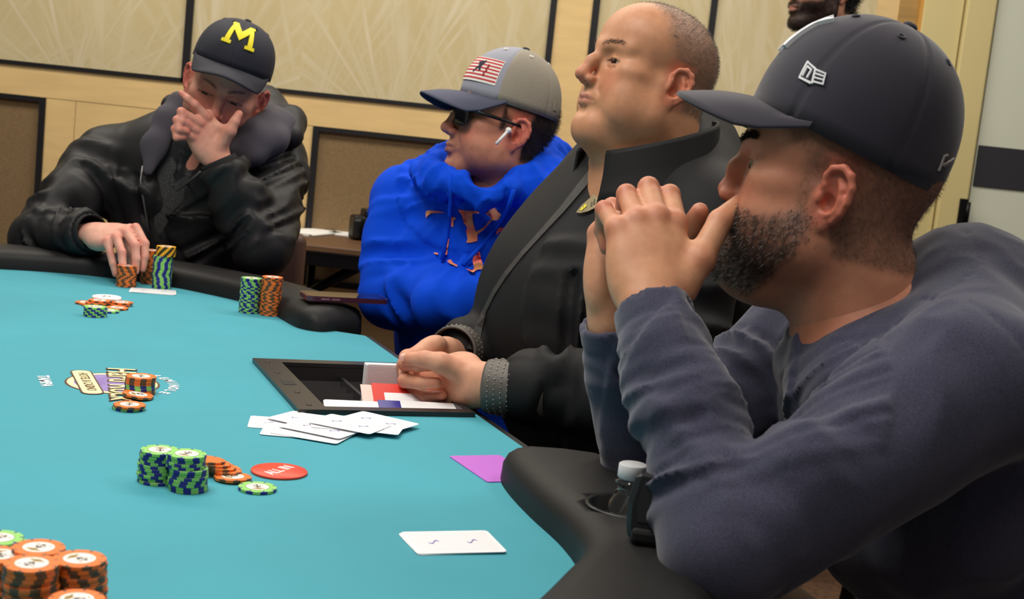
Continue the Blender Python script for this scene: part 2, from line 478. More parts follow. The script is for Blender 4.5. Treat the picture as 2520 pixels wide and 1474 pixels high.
def banner(name, w, h, r, dz, m):
    pts = [(bz @ Vector((x, y, 0))) for x, y in rrect(w, h, r, 6)]
    flat(name, [(p.x, p.y) for p in pts], dz, m)
banner('banner_outline', 0.150, 0.0290, 0.0125, 0.0010, M_brown)
banner('banner', 0.145, 0.0245, 0.0105, 0.0012, M_cream2)
text_obj('banner_lettering', 'HOTEL & CASINO', 0.0175, M_brown, poker, bz @ Matrix.Translation((0, 0, LZ + 0.0013)), sx=0.80, offset=0.0001)
for nm, off, dz, m in (('name_outline', 0.0030, 0.0011, M_brown), ('name_lettering', 0.0004, 0.0014, M_cream2)):
    text_obj(nm, 'Hard Rock', 0.054, m, poker, T2(0.004, 0.020, LZ + dz, -0.05), offset=off, shear=0.08, sx=0.84, space=1.02)
for i, ch in enumerate('SEMINOLE'):
    an = (i - 3.5) * 0.185
    text_obj('arc_letter', ch, 0.019, M_white, poker, T2(0.0 + 0.088 * math.sin(an), 0.0 + 0.088 * math.cos(an), LZ + 0.0005, -an), offset=0.0005)
text_obj('city_lettering', 'TAMPA', 0.021, M_white, poker, T2(-0.003, -0.079, LZ + 0.0005, 0.06), offset=0.0006, sx=1.0)

# ------------------------------------------------------------------ dealer's chip tray
tray = tag(empty('chip_tray', tl(0, 0), poker.rotation_euler.z), 'black plastic dealer chip tray sunk in the table edge', 'chip tray')
tx0, tx1, ty0, ty1 = -0.178, 0.162, 0.228, 0.474
ix0, ix1, iy0, iy1 = -0.152, 0.142, 0.268, 0.462
prism('rim', [(tx0, ty0), (tx1, ty0), (tx1, ty1), (tx0, ty1)], 0.0, 0.007, M_tray, tray, holes=[[(ix0, iy0), (ix1, iy0), (ix1, iy1), (ix0, iy1)]])
D = -0.048
bm = bmesh.new()
add_box(bm, (ix0 - .006, iy0 - .006, D), (ix1 + .006, iy1 + .004, D + 0.006))
for lo, hi in (((ix0 - .006, iy0 - .006, D), (ix0, iy1 + .004, 0.001)), ((ix1, iy0 - .006, D), (ix1 + .006, iy1 + .004, 0.001)),
               ((ix0, iy0 - .006, D), (ix1, iy0, 0.001)), ((ix0, iy1, D), (ix1, iy1 + .004, 0.001))):
    add_box(bm, lo, hi)
bm_obj('well', bm, M_tray, tray)
# chip channels run from the players' side towards the dealer
nch = 7
for i in range(nch):
    x0 = ix0 + (ix1 - ix0) * i / nch; x1 = ix0 + (ix1 - ix0) * (i + 1) / nch
    sec = []
    for k in range(9):
        u = k / 8; sec.append((x0 + (x1 - x0) * u, D + 0.007 + 0.020 * (abs(2 * u - 1) ** 2.4)))
    ch = [Vector((x, iy0 + 0.0005, z)) for x, z in sec] + [Vector((x, iy1 - 0.0005, z)) for x, z in sec]
    ch += [Vector((x0, iy0 + 0.0005, D + 0.004)), Vector((x1, iy0 + 0.0005, D + 0.004)), Vector((x0, iy1 - 0.0005, D + 0.004)), Vector((x1, iy1 - 0.0005, D + 0.004))]
    f2 = [(k, k + 1, k + 10, k + 9) for k in range(8)] + [list(range(9)) + [19, 18], list(range(17, 8, -1)) + [20, 21]]
    mesh_obj('channel', ch, f2, M_tray, tray)
box_obj('divider', (ix0 + .002, 0.362, D + 0.006), (ix1 - .002, 0.368, D + 0.034), M_tray, tray, 0.001)
box_obj('slot', (-0.016, ty0 + 0.011, 0.0068), (0.012, ty0 + 0.029, 0.0074), mat('slot_black', (8, 8, 8), 0.6), tray, 0.0)
M_screw = mat('screw', (70, 62, 52), 0.4, metal=0.7)
for a_, b_ in ((-0.150, 0.246), (-0.070, 0.246), (0.060, 0.248), (0.135, 0.248)):
    lathe('rivet', [(0.0, 0.007), (0.004, 0.007), (0.0035, 0.0078), (0.0, 0.008)], M_screw, tray, 10, M=Matrix.Translation((a_, b_, 0)))

# ------------------------------------------------------------------ playing cards
def card_material(name, ink, dot=0.0021, base=(246, 246, 248), amount=0.55):
    m = bpy.data.materials.new(name); m.use_nodes = True
    nt = m.node_tree; N = nt.nodes.new; L = nt.links.new
    b = nt.nodes['Principled BSDF']; b.inputs['Roughness'].default_value = 0.35
    tc = N('ShaderNodeTexCoord'); mp = N('ShaderNodeMapping'); mp.inputs['Rotation'].default_value = (0, 0, PI / 4)
    L(tc.outputs['Object'], mp.inputs['Vector'])
    sp = N('ShaderNodeSeparateXYZ'); L(mp.outputs[0], sp.inputs[0])
    def m_(op, a, b_=None):
        n = N('ShaderNodeMath'); n.operation = op
        for i, v in enumerate((a, b_)):
            if v is None: continue
            if isinstance(v, (int, float)): n.inputs[i].default_value = v
            else: L(v, n.inputs[i])
        return n.outputs[0]
    k = 2 * PI / dot
    f = m_('MULTIPLY', m_('COSINE', m_('MULTIPLY', sp.outputs[0], k / 1.4)), m_('COSINE', m_('MULTIPLY', sp.outputs[1], k / 1.4)))
    g = m_('GREATER_THAN', f, 0.45)
    s2 = N('ShaderNodeSeparateXYZ'); L(tc.outputs['Object'], s2.inputs[0])
    inside = m_('MULTIPLY', m_('LESS_THAN', m_('ABSOLUTE', s2.outputs[0]), 0.0405), m_('LESS_THAN', m_('ABSOLUTE', s2.outputs[1]), 0.028))
    mx = N('ShaderNodeMixRGB'); mx.inputs[1].default_value = lin(base); mx.inputs[2].default_value = lin(ink)
    L(m_('MULTIPLY', m_('MULTIPLY', g, inside), amount), mx.inputs[0]); L(mx.outputs[0], b.inputs['Base Color'])
    return m
M_cardback = card_material('card_back_blue_dots', (96, 92, 150))
M_cardred = card_material('card_back_red_dots', (200, 40, 60), amount=0.8)
M_cardwhite = mat('card_white', (244, 244, 246), 0.4)
M_logo_violet = mat('card_emblem_violet', (84, 70, 160), 0.5)
card_proto = {}
def card_mesh(m):
    if m.name in card_proto: return card_proto[m.name]
    o = prism('card', rrect(0.088, 0.063, 0.0045, 4), 0, 0.0005, [m]); me = o.data
    bpy.data.objects.remove(o, do_unlink=True); card_proto[m.name] = me; return me
_emb = None
def emblem_mesh():
    """a small curled mark printed on the card back"""
    global _emb
    if _emb is None:
        pts = []
        for i in range(11):
            t = i / 10 * 2 - 1; pts.append((0.0055 * t, 0.0036 * math.sin(t * 3.0) + 0.001 * t))
        vs = [(x, y + sg * 0.0013, 0.00056) for x, y in pts for sg in (-1, 1)]
        o = mesh_obj('emblem', vs, [(2 * i, 2 * i + 2, 2 * i + 3, 2 * i + 1) for i in range(10)], M_logo_violet); _emb = o.data; bpy.data.objects.remove(o, do_unlink=True)
    return _emb
def card(loc, rz, label, m=None, tilt=(0, 0), emblem=True, group=None):
    m = m or M_cardback
    o = bpy.data.objects.new('playing_card', card_mesh(m)); COL.objects.link(o)
    o.location = loc; o.rotation_euler = (tilt[0], tilt[1], rz)
    tag(o, label, 'card', group)
    if emblem:
        for sx_ in (-0.019, 0.019):
            em = link(bpy.data.objects.new('emblem', emblem_mesh()), o); em.location = (sx_, 0, 0)
            if sx_ > 0: em.rotation_euler = (0, 0, PI)
    return o
# right player's two hole cards
pa, pb = on(985, 1312), on(1172, 1309); pc = on(1240, 1362); pd = on(1048, 1369)
cc = (pa + pb + pc + pd) / 4; ang = math.atan2((pb - pa).y, (pb - pa).x)
card(cc + Vector((0, 0, 0.0003)), ang + 0.02, 'lower of the two face-down cards lying before the man in navy cap')
card(cc + Vector((0.0012, -0.0005, 0.0016)), ang - 0.03, 'upper of the two face-down cards lying before the man in navy cap', tilt=(0.0, -0.012))
# far player's cards
pm = on(375, 718); q0, q1 = on(320, 714), on(430, 722)
card(pm + Vector((0, 0, .0004)), math.atan2((q1 - q0).y, (q1 - q0).x), 'lower face-down card in front of the green chips of the man in black cap')
card(pm + Vector((.002, .001, .0011)), math.atan2((q1 - q0).y, (q1 - q0).x) + .05, 'upper face-down card in front of the green chips of the man in black cap')
# the discard heap beside the tray
heap = [(700, 1044, 8), (735, 1064, 4), (770, 1070, -14), (760, 1040, -24), (815, 1046, -8), (790, 1062, -22), (850, 1052, 10), (905, 1058, -4), (930, 1048, -26), (860, 1056, -20)]
for i, (x, y, dg) in enumerate(heap):
    p = on(x, y); p.z = TABLE_Z + 0.0004 + i * 0.0007
    card(p, math.radians(dg), {0: 'leftmost face-down card of the discard heap beside the chip tray', 8: 'rightmost face-down card of the discard heap beside the chip tray', 9: 'topmost face-down card of the discard heap beside the chip tray'}.get(i, 'face-down card in the middle of the discard heap beside the chip tray'), group='cards in the discard heap', tilt=(random.uniform(-.006, .006), random.uniform(-.006, .006)))
# purple cut card, its corner under the rail
M_cut = mat('purple_plastic', (196, 112, 214), 0.35)
pv = on(1110, 1125); d1 = (on(1205, 1127) - pv).normalized(); d2 = (on(1240, 1213) - pv).normalized()
th = math.atan2(d2.y, d2.x)
cut = prism('cut_card', rrect(0.11, 0.068, 0.004, 4), 0, 0.0009, M_cut)
cut.location = pv + Vector((math.cos(th), math.sin(th), 0)) * 0.053 + Vector((-math.sin(th), math.cos(th), 0)) * 0.032 + Vector((0, 0, .0003)); cut.rotation_euler = (0, 0, th)
tag(cut, 'purple plastic cut card tucked under the end of the rail', 'cut card')

# red deck and card boxes lying in the tray
TR = Matrix.Translation(tl(0, 0)) @ Matrix.Rotation(poker.rotation_euler.z, 4, 'Z')
M_redbox = mat('red_card_box', (222, 62, 52), 0.4); M_bluebox = mat('blue_card_box', (42, 40, 140), 0.35)
def tobj(o, label, cat, a, b, z, rz=0.0, rx=0.0, ry=0.0):
    o.matrix_world = TR @ Matrix.Translation((a, b, z)) @ Matrix.Rotation(rz, 4, 'Z') @ Matrix.Rotation(ry, 4, 'Y') @ Matrix.Rotation(rx, 4, 'X')
    return tag(o, label, cat)
# deck standing on its long edge across the channels
dk = empty('card_deck'); tobj(dk, 'deck of red-backed cards standing on edge in the chip tray', 'deck', -0.012, 0.405, 0.0, PI / 2 - 0.02, 0.0)
M_edge = mat('card_edges', (236, 232, 232), 0.6)
box_obj('card_block', (-0.044, -0.008, -0.026), (0.044, 0.008, 0.037), M_edge, dk, 0.002)
o = prism('back_card', rrect(0.088, 0.063, 0.0045, 4), 0, 0.0006, M_cardred, dk); o.matrix_local = Matrix.Translation((0, -0.0086, 0.0055)) @ Matrix.Rotation(PI / 2, 4, 'X')
# red tuck box, open
rb = empty('card_box'); tobj(rb, 'open red card box lying in the chip tray', 'card box', 0.066, 0.402, -0.004, PI / 2 - 0.10, 0.50)
box_obj('carton', (-0.046, -0.033, -0.010), (0.046, 0.033, 0.008), M_redbox, rb, 0.0015)
box_obj('label_panel', (-0.030, -0.034, 0.0079), (0.044, 0.012, 0.0084), M_cardwhite, rb)
box_obj('flap', (-0.062, -0.030, 0.005), (-0.045, 0.030, 0.006), mat('flap_pink', (240, 206, 196), 0.6), rb)
box_obj('side_print', (-0.0466, -0.012, -0.006), (-0.0458, 0.008, 0.004), mat('box_print', (70, 30, 40), 0.6), rb)
bb = empty('card_box'); tobj(bb, 'blue card box lying beside the red one in the chip tray', 'card box', 0.112, 0.400, -0.012, PI / 2 - 0.12, 0.25)
box_obj('carton', (-0.046, -0.020, -0.009), (0.046, 0.030, 0.009), M_bluebox, bb, 0.0015)
box_obj('carton_print', (-0.0466, -0.014, -0.004), (-0.0458, 0.006, 0.004), mat('print_pale', (206, 180, 200), 0.6), bb)
wc = card((0, 0, 0), 0, 'white card lying in the chip tray against the blue card box', M_cardwhite, emblem=False)
wc.matrix_world = TR @ Matrix.Translation((0.108, 0.322, -0.010)) @ Matrix.Rotation(PI / 2 - .1, 4, 'Z') @ Matrix.Rotation(0.35, 4, 'X')
lc_ = prism('score_card', rrect(0.085, 0.055, 0.002, 3), 0, 0.0006, M_cardwhite)
lc_.matrix_world = TR @ Matrix.Translation((0.122, 0.425, -0.002)) @ Matrix.Rotation(PI / 2 - .15, 4, 'Z') @ Matrix.Rotation(0.25, 4, 'X')
tag(lc_, 'white printed card lying over the card boxes by the tray rim', 'card')

# ------------------------------------------------------------------ chips
CHIP_R, CHIP_T = 0.0197, 0.0033
def chip_mats(n, c1, c2): return [mat(n + '_clay', c1, 0.5), mat(n + '_spot', c2, 0.5)]
CM = {'green': chip_mats('green', (142, 206, 104), (34, 36, 132)), 'orange': chip_mats('orange', (236, 118, 42), (98, 72, 48)),
      'yellow': chip_mats('yellow', (250, 176, 34), (34, 34, 26))}
def chip_mesh(key):
    bm = bmesh.new(); S = 48
    prof_ = [(0.0112, CHIP_T - 0.0001), (0.0162, CHIP_T), (CHIP_R - 0.0004, CHIP_T), (CHIP_R, CHIP_T - 0.0004), (CHIP_R, 0.0004), (CHIP_R - 0.0004, 0.0), (0.0162, 0.0)]
    rings = [[bm.verts.new((r * math.cos(2 * PI * i / S), r * math.sin(2 * PI * i / S), z)) for i in range(S)] for r, z in prof_]
    for k in range(len(rings) - 1):
        for i in range(S):
            j = (i + 1) % S
            f = bm.faces.new((rings[k][i], rings[k + 1][i], rings[k + 1][j], rings[k][j]))
            sp = (i % 6) in (0, 1, 2)
            if k == 1: sp = (i % 6) in (1,) or ((i % 6) in (0, 2) and False) or (i % 6) == 1
            f.material_index = 1 if (sp and 1 <= k <= 4) else 0
    bm.faces.new(rings[0]); bm.faces.new(rings[-1][::-1])
    me = bpy.data.meshes.new('poker_chip'); bmesh.ops.recalc_face_normals(bm, faces=bm.faces[:]); bm.to_mesh(me); bm.free()
    for m in CM[key]: me.materials.append(m)
    return me
CHIP_ME = {k: chip_mesh(k) for k in CM}
M_inlay = mat('chip_inlay', (240, 234, 228), 0.4); M_ink = mat('chip_ink', (42, 38, 36), 0.5); M_gold = mat('chip_gold', (170, 140, 70), 0.5)
M_ring = mat('chip_ring', (120, 130, 84), 0.5)
def inlay_mesh():
    bm = bmesh.new()
    def poly(pts, z, mi):
        f = bm.faces.new([bm.verts.new((x, y, z)) for x, y in pts]); f.material_index = mi
    poly(ell(0, 0, 0.0124, 0.0124, 32), CHIP_T + 0.00002, 3)
    poly(ell(0, 0, 0.0118, 0.0118, 32), CHIP_T + 0.00005, 0)
    # black spade in the lower half
    sp = [(0, 0.003), (0.0022, 0.0006), (0.0044, -0.0016), (0.0046, -0.0040), (0.0028, -0.0050), (0.0010, -0.0042), (0.0018, -0.0074), (-0.0018, -0.0074), (-0.0010, -0.0042),
          (-0.0028, -0.0050), (-0.0046, -0.0040), (-0.0044, -0.0016), (-0.0022, 0.0006)]
    poly(sp, CHIP_T + 0.00009, 1)
    for x in (-0.0052, -0.0018, 0.0018, 0.0052):     # value plate across it
        poly([(x - .0013, -0.0038), (x + .0013, -0.0038), (x + .0013, -0.0014), (x - .0013, -0.0014)], CHIP_T + 0.00012, 0)
    poly([(-.0078, -.006), (-.004, -.0072), (-.0042, -.0066), (-.0072, -.0052)], CHIP_T + 0.00012, 1)
    poly([(.0078, -.006), (.0072, -.0052), (.0042, -.0066), (.004, -.0072)], CHIP_T + 0.00012, 1)
    poly(ell(0, 0.0062, 0.0036, 0.0030, 14), CHIP_T + 0.00009, 2)       # gold emblem in the upper half
    poly([(-.0064, .0052), (.0064, .0052), (.0060, .0074), (-.0060, .0074)], CHIP_T + 0.00011, 2)
    poly([(-.0050, .0058), (.0050, .0058), (.0048, .0066), (-.0048, .0066)], CHIP_T + 0.00013, 1)
    me = bpy.data.meshes.new('inlay'); bmesh.ops.recalc_face_normals(bm, faces=bm.faces[:]); bm.to_mesh(me); bm.free()
    for m in (M_inlay, M_ink, M_gold, M_ring): me.materials.append(m)
    return me
INLAY = inlay_mesh()
crnd = random.Random(3)
def chip(key, p, rz, label, group=None, tilt=(0, 0), inlay=True):
    o = bpy.data.objects.new('poker_chip', CHIP_ME[key]); COL.objects.link(o)
    o.location = p; o.rotation_euler = (tilt[0], tilt[1], rz); tag(o, label, 'chip', group)
    if inlay: link(bpy.data.objects.new('inlay', INLAY), o)
    return o
def stack(p, seq, where, jit=0.0006, lean=(0, 0), topoff=None, spin=0.3, rz0=None, topname=None, top_rz=None):
    """seq: list of (colour, number); where: phrase placing the stack"""
    z = TABLE_Z + 0.0002; rz = crnd.uniform(0, 6) if rz0 is None else rz0; n = sum(k for _, k in seq); i = 0
    for key, k in seq:
        for _ in range(k):
            top = i == n - 1
            off = Vector((crnd.uniform(-jit, jit) + lean[0] * i, crnd.uniform(-jit, jit) + lean[1] * i, 0))
            if topoff and i >= n - topoff[0]: off += Vector((topoff[1], topoff[2], 0))
            nm = key + ' chip'
            if top: lab = 'topmost ' + nm + ' ' + where
            else: lab = 'lower ' + nm + ' ' + where
            chip(key, Vector((p.x, p.y, z)) + off, (top_rz if (top and top_rz is not None) else rz), lab[:200], None if top else where, inlay=top)
            z += CHIP_T + 0.00005; rz += crnd.uniform(-spin, spin); i += 1
def onc(px, py, z=TABLE_Z):          # centre of a chip whose near rim touches this pixel
    p = on(px, py, z); return p + Vector((p.x, p.y, 0)).normalized() * CHIP_R
# stacks by the man in black cap
stack(onc(396, 712), [('green', 20)], 'in the tall green stack of the man in black cap', spin=0.15)
ps = onc(396, 712); z_ = TABLE_Z + 20 * (CHIP_T + .00005) + .0004
for i in range(6):
    chip('yellow', Vector((ps.x + 0.005, ps.y, z_)), i * 0.16, ('topmost yellow chip' if i == 5 else 'lower yellow chip') + ' on the green stack of the man in black cap', None if i == 5 else 'yellow chips on the green stack', inlay=i == 5)
    z_ += CHIP_T + .00005
stack(onc(368, 700), [('orange', 21)], 'in the orange stack half hidden behind the tall green stack', spin=0.5)
stack(onc(310, 708), [('orange', 13)], 'in the orange stack held by the man in black cap', spin=0.5)
# pair of stacks by the far end of the rail
stack(onc(612, 773), [('green', 20)], 'in the green stack by the far rail beside the orange one', spin=0.5)
stack(onc(663, 779), [('orange', 22)], 'in the orange stack by the far rail beside the green one', spin=0.5, topoff=(2, 0.0006, 0.0))
# scattered bet of the far player
pf = on(262, 742)
db = lathe('dealer_button', [(0.0, 0.0), (0.0255, 0.0), (0.0262, 0.001), (0.0262, 0.0035), (0.0255, 0.0045), (0.0, 0.0045)], M_white, None, 32)
db.location = on(262, 745) + Vector((0, 0, 0.0075)); tag(db, 'white round dealer button leaning on the scattered orange chips', 'dealer button')
tb = text_obj('button_lettering', 'D', 0.022, M_ink, db, Matrix.Translation((0, 0, 0.0046)))
for i, (x, y, k) in enumerate(((212, 752, 0), (228, 757, 0), (238, 757, 1), (244, 756, 2), (294, 757, 0), (300, 756, 1), (288, 765, 0))):
    p = onc(x, y); chip('orange', p + Vector((0, 0, .0002 + k * (CHIP_T + .0001))), i, 'orange chip lying in the scattered bet beside the dealer button', 'orange chips of the scattered bet')
for i in range(5):
    p = onc(232, 782); chip('green', p + Vector((crnd.uniform(-.002, .002), 0, .0002 + i * (CHIP_T + .00005))), i * .5, 'green chip in the low stack in front of the dealer button', 'green chips of the scattered bet', inlay=i == 4)
p = onc(266, 772); chip('green', p + Vector((0, 0, .0002)), 1.0, 'single green chip touching the low green stack near the dealer button'); 
# pot on the emblem
stack(onc(343, 976), [('orange', 2), ('green', 2), ('orange', 3)], 'in the mixed stack standing on the table emblem', rz0=0.4, spin=0.04, jit=0.0004)
p = onc(338, 989); chip('orange', p + Vector((0, 0, .0030)), 2.2, 'orange chip leaning against the mixed stack on the emblem', tilt=(0.10, -0.05))
stack(onc(317, 1016), [('green', 1), ('orange', 1)], 'in the two-chip pile in front of the table emblem', rz0=0.2, jit=0.0012)
# right player's green stacks with spread orange chips
stack(onc(384, 1197), [('green', 10)], 'in the rear of the two green stacks near the all-in disc', jit=0.0013, lean=(0.0001, 0), rz0=0.3, spin=0.35)
stack(onc(460, 1218), [('green', 11)], 'in the front of the two green stacks near the all-in disc', jit=0.0008, topoff=(4, -0.0035, 0.001), rz0=0.8, spin=0.35, top_rz=2.9)
for i in range(4):
    p = onc(548 - 14 * i, 1184 - 1 * i); chip('orange', p + Vector((-0.002, 0.006, 0.0040 + i * 0.0028)), 0.2 + i * .3, 'orange chip in the slanting row beside the green stacks', 'orange chips in the slanting row', tilt=(0.0, 0.10), inlay=False)
p = onc(571, 1194); chip('orange', p + Vector((0, 0, .0008)), 2.6, 'orange chip at the end of the slanting row', tilt=(0.03, 0.04))
p = onc(632, 1219); chip('green', p + Vector((0, 0, .0002)), 3.5, 'single green chip lying in front of the red all-in disc')
# heap at the near left corner
def ntop(px, py, n):      # base under a stack of n chips whose top disc is centred on a pixel
    q = on(px, py, TABLE_Z + n * (CHIP_T + .00005)); return Vector((q.x, q.y, TABLE_Z))
stack(ntop(200, 1374, 12), [('orange', 12)], 'in the rightmost orange stack at the near left corner', jit=0.0012, top_rz=1.2)
stack(ntop(78, 1384, 13), [('orange', 13)], 'in the front middle orange stack at the near left corner', jit=0.0014, top_rz=-0.3)
stack(ntop(98, 1346, 11), [('orange', 11)], 'in the rear orange stack at the near left corner', jit=0.0008, top_rz=2.8)
stack(ntop(0, 1364, 10), [('orange', 10)], 'in the orange stack cut by the left edge of the photo', jit=0.0008, top_rz=0.6)
stack(ntop(186, 1474, 9), [('orange', 9)], 'in the orange stack cut by the bottom edge of the photo', jit=0.0010, top_rz=1.4)
stack(ntop(12, 1322, 5), [('green', 5)], 'in the green stack behind the orange ones at the left edge', jit=0.0012, top_rz=2.5, topoff=(2, -0.003, -0.001))
# all-in disc
M_allin = mat('red_acrylic', (226, 74, 48), 0.4)
ai = lathe('all_in_disc', [(0.0, 0.0), (0.0300, 0.0), (0.0306, 0.0006), (0.0306, 0.0022), (0.0300, 0.0028), (0.0, 0.0028)], M_allin, None, 48)
ai.location = on(687, 1163); tag(ai, 'red round all-in disc with white lettering on the felt', 'disc')
v0, v1 = on(650, 1174), on(722, 1150)
text_obj('disc_lettering', 'ALL IN', 0.0200, M_white, ai, Matrix.Translation((0, 0, 0.0029)) @ Matrix.Rotation(math.atan2((v1 - v0).y, (v1 - v0).x), 4, 'Z'), offset=0.0002, sx=0.72)

# ------------------------------------------------------------------ things on the rail
M_phone = mat('maroon_phone', (92, 46, 66), 0.25, metal=0.4, coat=0.5); M_glass = mat('phone_glass', (20, 14, 30), 0.08)
q0, q1 = on(733, 738, 0.806), on(922, 747, 0.806)
ph = tag(empty('mobile_phone', (q0 + q1) / 2 + Vector((0.01, 0.02, 0.0025)), math.atan2((q1 - q0).y, (q1 - q0).x)), 'maroon phone lying on the far rail near the blue hoodie', 'phone')
prism('phone_body', rrect(0.156, 0.074, 0.012, 6), 0, 0.0085, M_phone, ph)
prism('screen', rrect(0.150, 0.068, 0.010, 6), 0.0085, 0.0090, M_glass, ph)
for x in (-0.045, -0.025): box_obj('side_button', (x - 0.008, -0.0378, 0.003), (x + 0.008, -0.0365, 0.006), mat('button_rose', (190, 130, 140), 0.3, metal=0.6), ph)

# cup holder sunk in the near rail, with a water bottle; a black gadget beside it
bc = on(1545, 1262, 0.795); 
cut_ = lathe('cup_cutter', [(0.0, -0.2), (0.040, -0.2), (0.040, 0.2), (0.0, 0.2)], M_apron, None, 40); cut_.location = bc
bpy.context.view_layer.update()
md = rail.modifiers.new('cup_hole', 'BOOLEAN'); md.object = cut_; md.operation = 'DIFFERENCE'; md.solver = 'EXACT'
bpy.context.view_layer.update()
nm_ = bpy.data.meshes.new_from_object(rail.evaluated_get(bpy.context.evaluated_depsgraph_get()))
rail.modifiers.clear(); rail.data = nm_; bpy.data.objects.remove(cut_, do_unlink=True)
cupM = poker.matrix_world.inverted() @ Matrix.Translation(bc)
lathe('cup_holder', [(0.0, -0.105), (0.0385, -0.105), (0.0385, 0.004), (0.043, 0.0055), (0.043, 0.0075), (0.0365, 0.0075), (0.0365, -0.102), (0.0, -0.102)], mat('cup_black', (20, 20, 21), .35), poker, 40, M=Matrix.Translation(cupM.translation))
M_pet = mat('clear_plastic', (238, 240, 240), 0.05, trans=1.0, ior=1.45); M_capw = mat('bottle_cap_white', (205, 206, 208), .45)
bt = tag(empty('water_bottle', bc + Vector((0, 0, -0.1015))), 'clear plastic water bottle with white cap standing in the rail cup holder', 'bottle')
pr = [(0.0, 0.001), (0.028, 0.0), (0.031, 0.004), (0.031, 0.050), (0.0300, 0.054), (0.031, 0.058), (0.0312, 0.075), (0.0295, 0.084), (0.0245, 0.100), (0.0185, 0.114), (0.0140, 0.122), (0.0128, 0.126), (0.0128, 0.131), (0.0160, 0.132), (0.0160, 0.134), (0.0120, 0.135), (0.0120, 0.150)]
inn = [(max(r_ - 0.0007, 0), z_ + (0.0008 if i_ < 2 else 0)) for i_, (r_, z_) in enumerate(pr)]
bo = lathe('bottle_wall', pr + [(0.0113, 0.150)] + inn[::-1][1:], M_pet, bt, 40)
for k_ in range(5):      # moulded ribs spiralling on the shoulder
    pts_ = [(lambda a_, u_: ((0.0300 - 0.0165 * u_) * math.cos(a_), (0.0300 - 0.0165 * u_) * math.sin(a_), 0.084 + 0.040 * u_))(k_ * 1.256 + 0.8 * j_ / 8, j_ / 8) for j_ in range(9)]
    tube('rib', pts_, 0.0009, M_pet, bt, 6)
lathe('bottle_cap', [(0.0, 0.151), (0.0128, 0.151)] + [(0.0142, 0.150), (0.0145, 0.138), (0.0135, 0.1365), (0.0, 0.1365)][::1], M_capw, bt, 32)
M_gad = mat('gadget_black', (26, 27, 29), .45)
gp = on(1605, 1345, 0.804)
gd = tag(empty('black_gadget', gp + Vector((0.010, 0.014, 0.0)), -0.12), 'black handheld device with chamfered end on the rail beside the bottle', 'device')
poly_ = [(-.030, 0), (.030, 0), (.033, .012), (.034, .035), (.029, .060), (-.029, .060), (-.034, .035), (-.033, .012)]
o_ = prism('device_body', poly_, -0.013, 0.013, M_gad, gd, M=Matrix.Rotation(PI / 2 - .12, 4, 'X'))
o_.modifiers.new('soft', 'BEVEL').width = 0.004
box_obj('device_foot', (-.028, -.016, .0), (.028, .012, .014), mat('gadget_rubber', (16, 16, 17), .7), gd, .004)
prism('face_plate', [(-.024, .018), (.024, .018), (.026, .035), (.022, .054), (-.022, .054), (-.026, .035)], 0.0125, 0.0145, mat('gadget_face', (38, 39, 42), .3), gd, M=Matrix.Rotation(PI / 2 - .12, 4, 'X'))
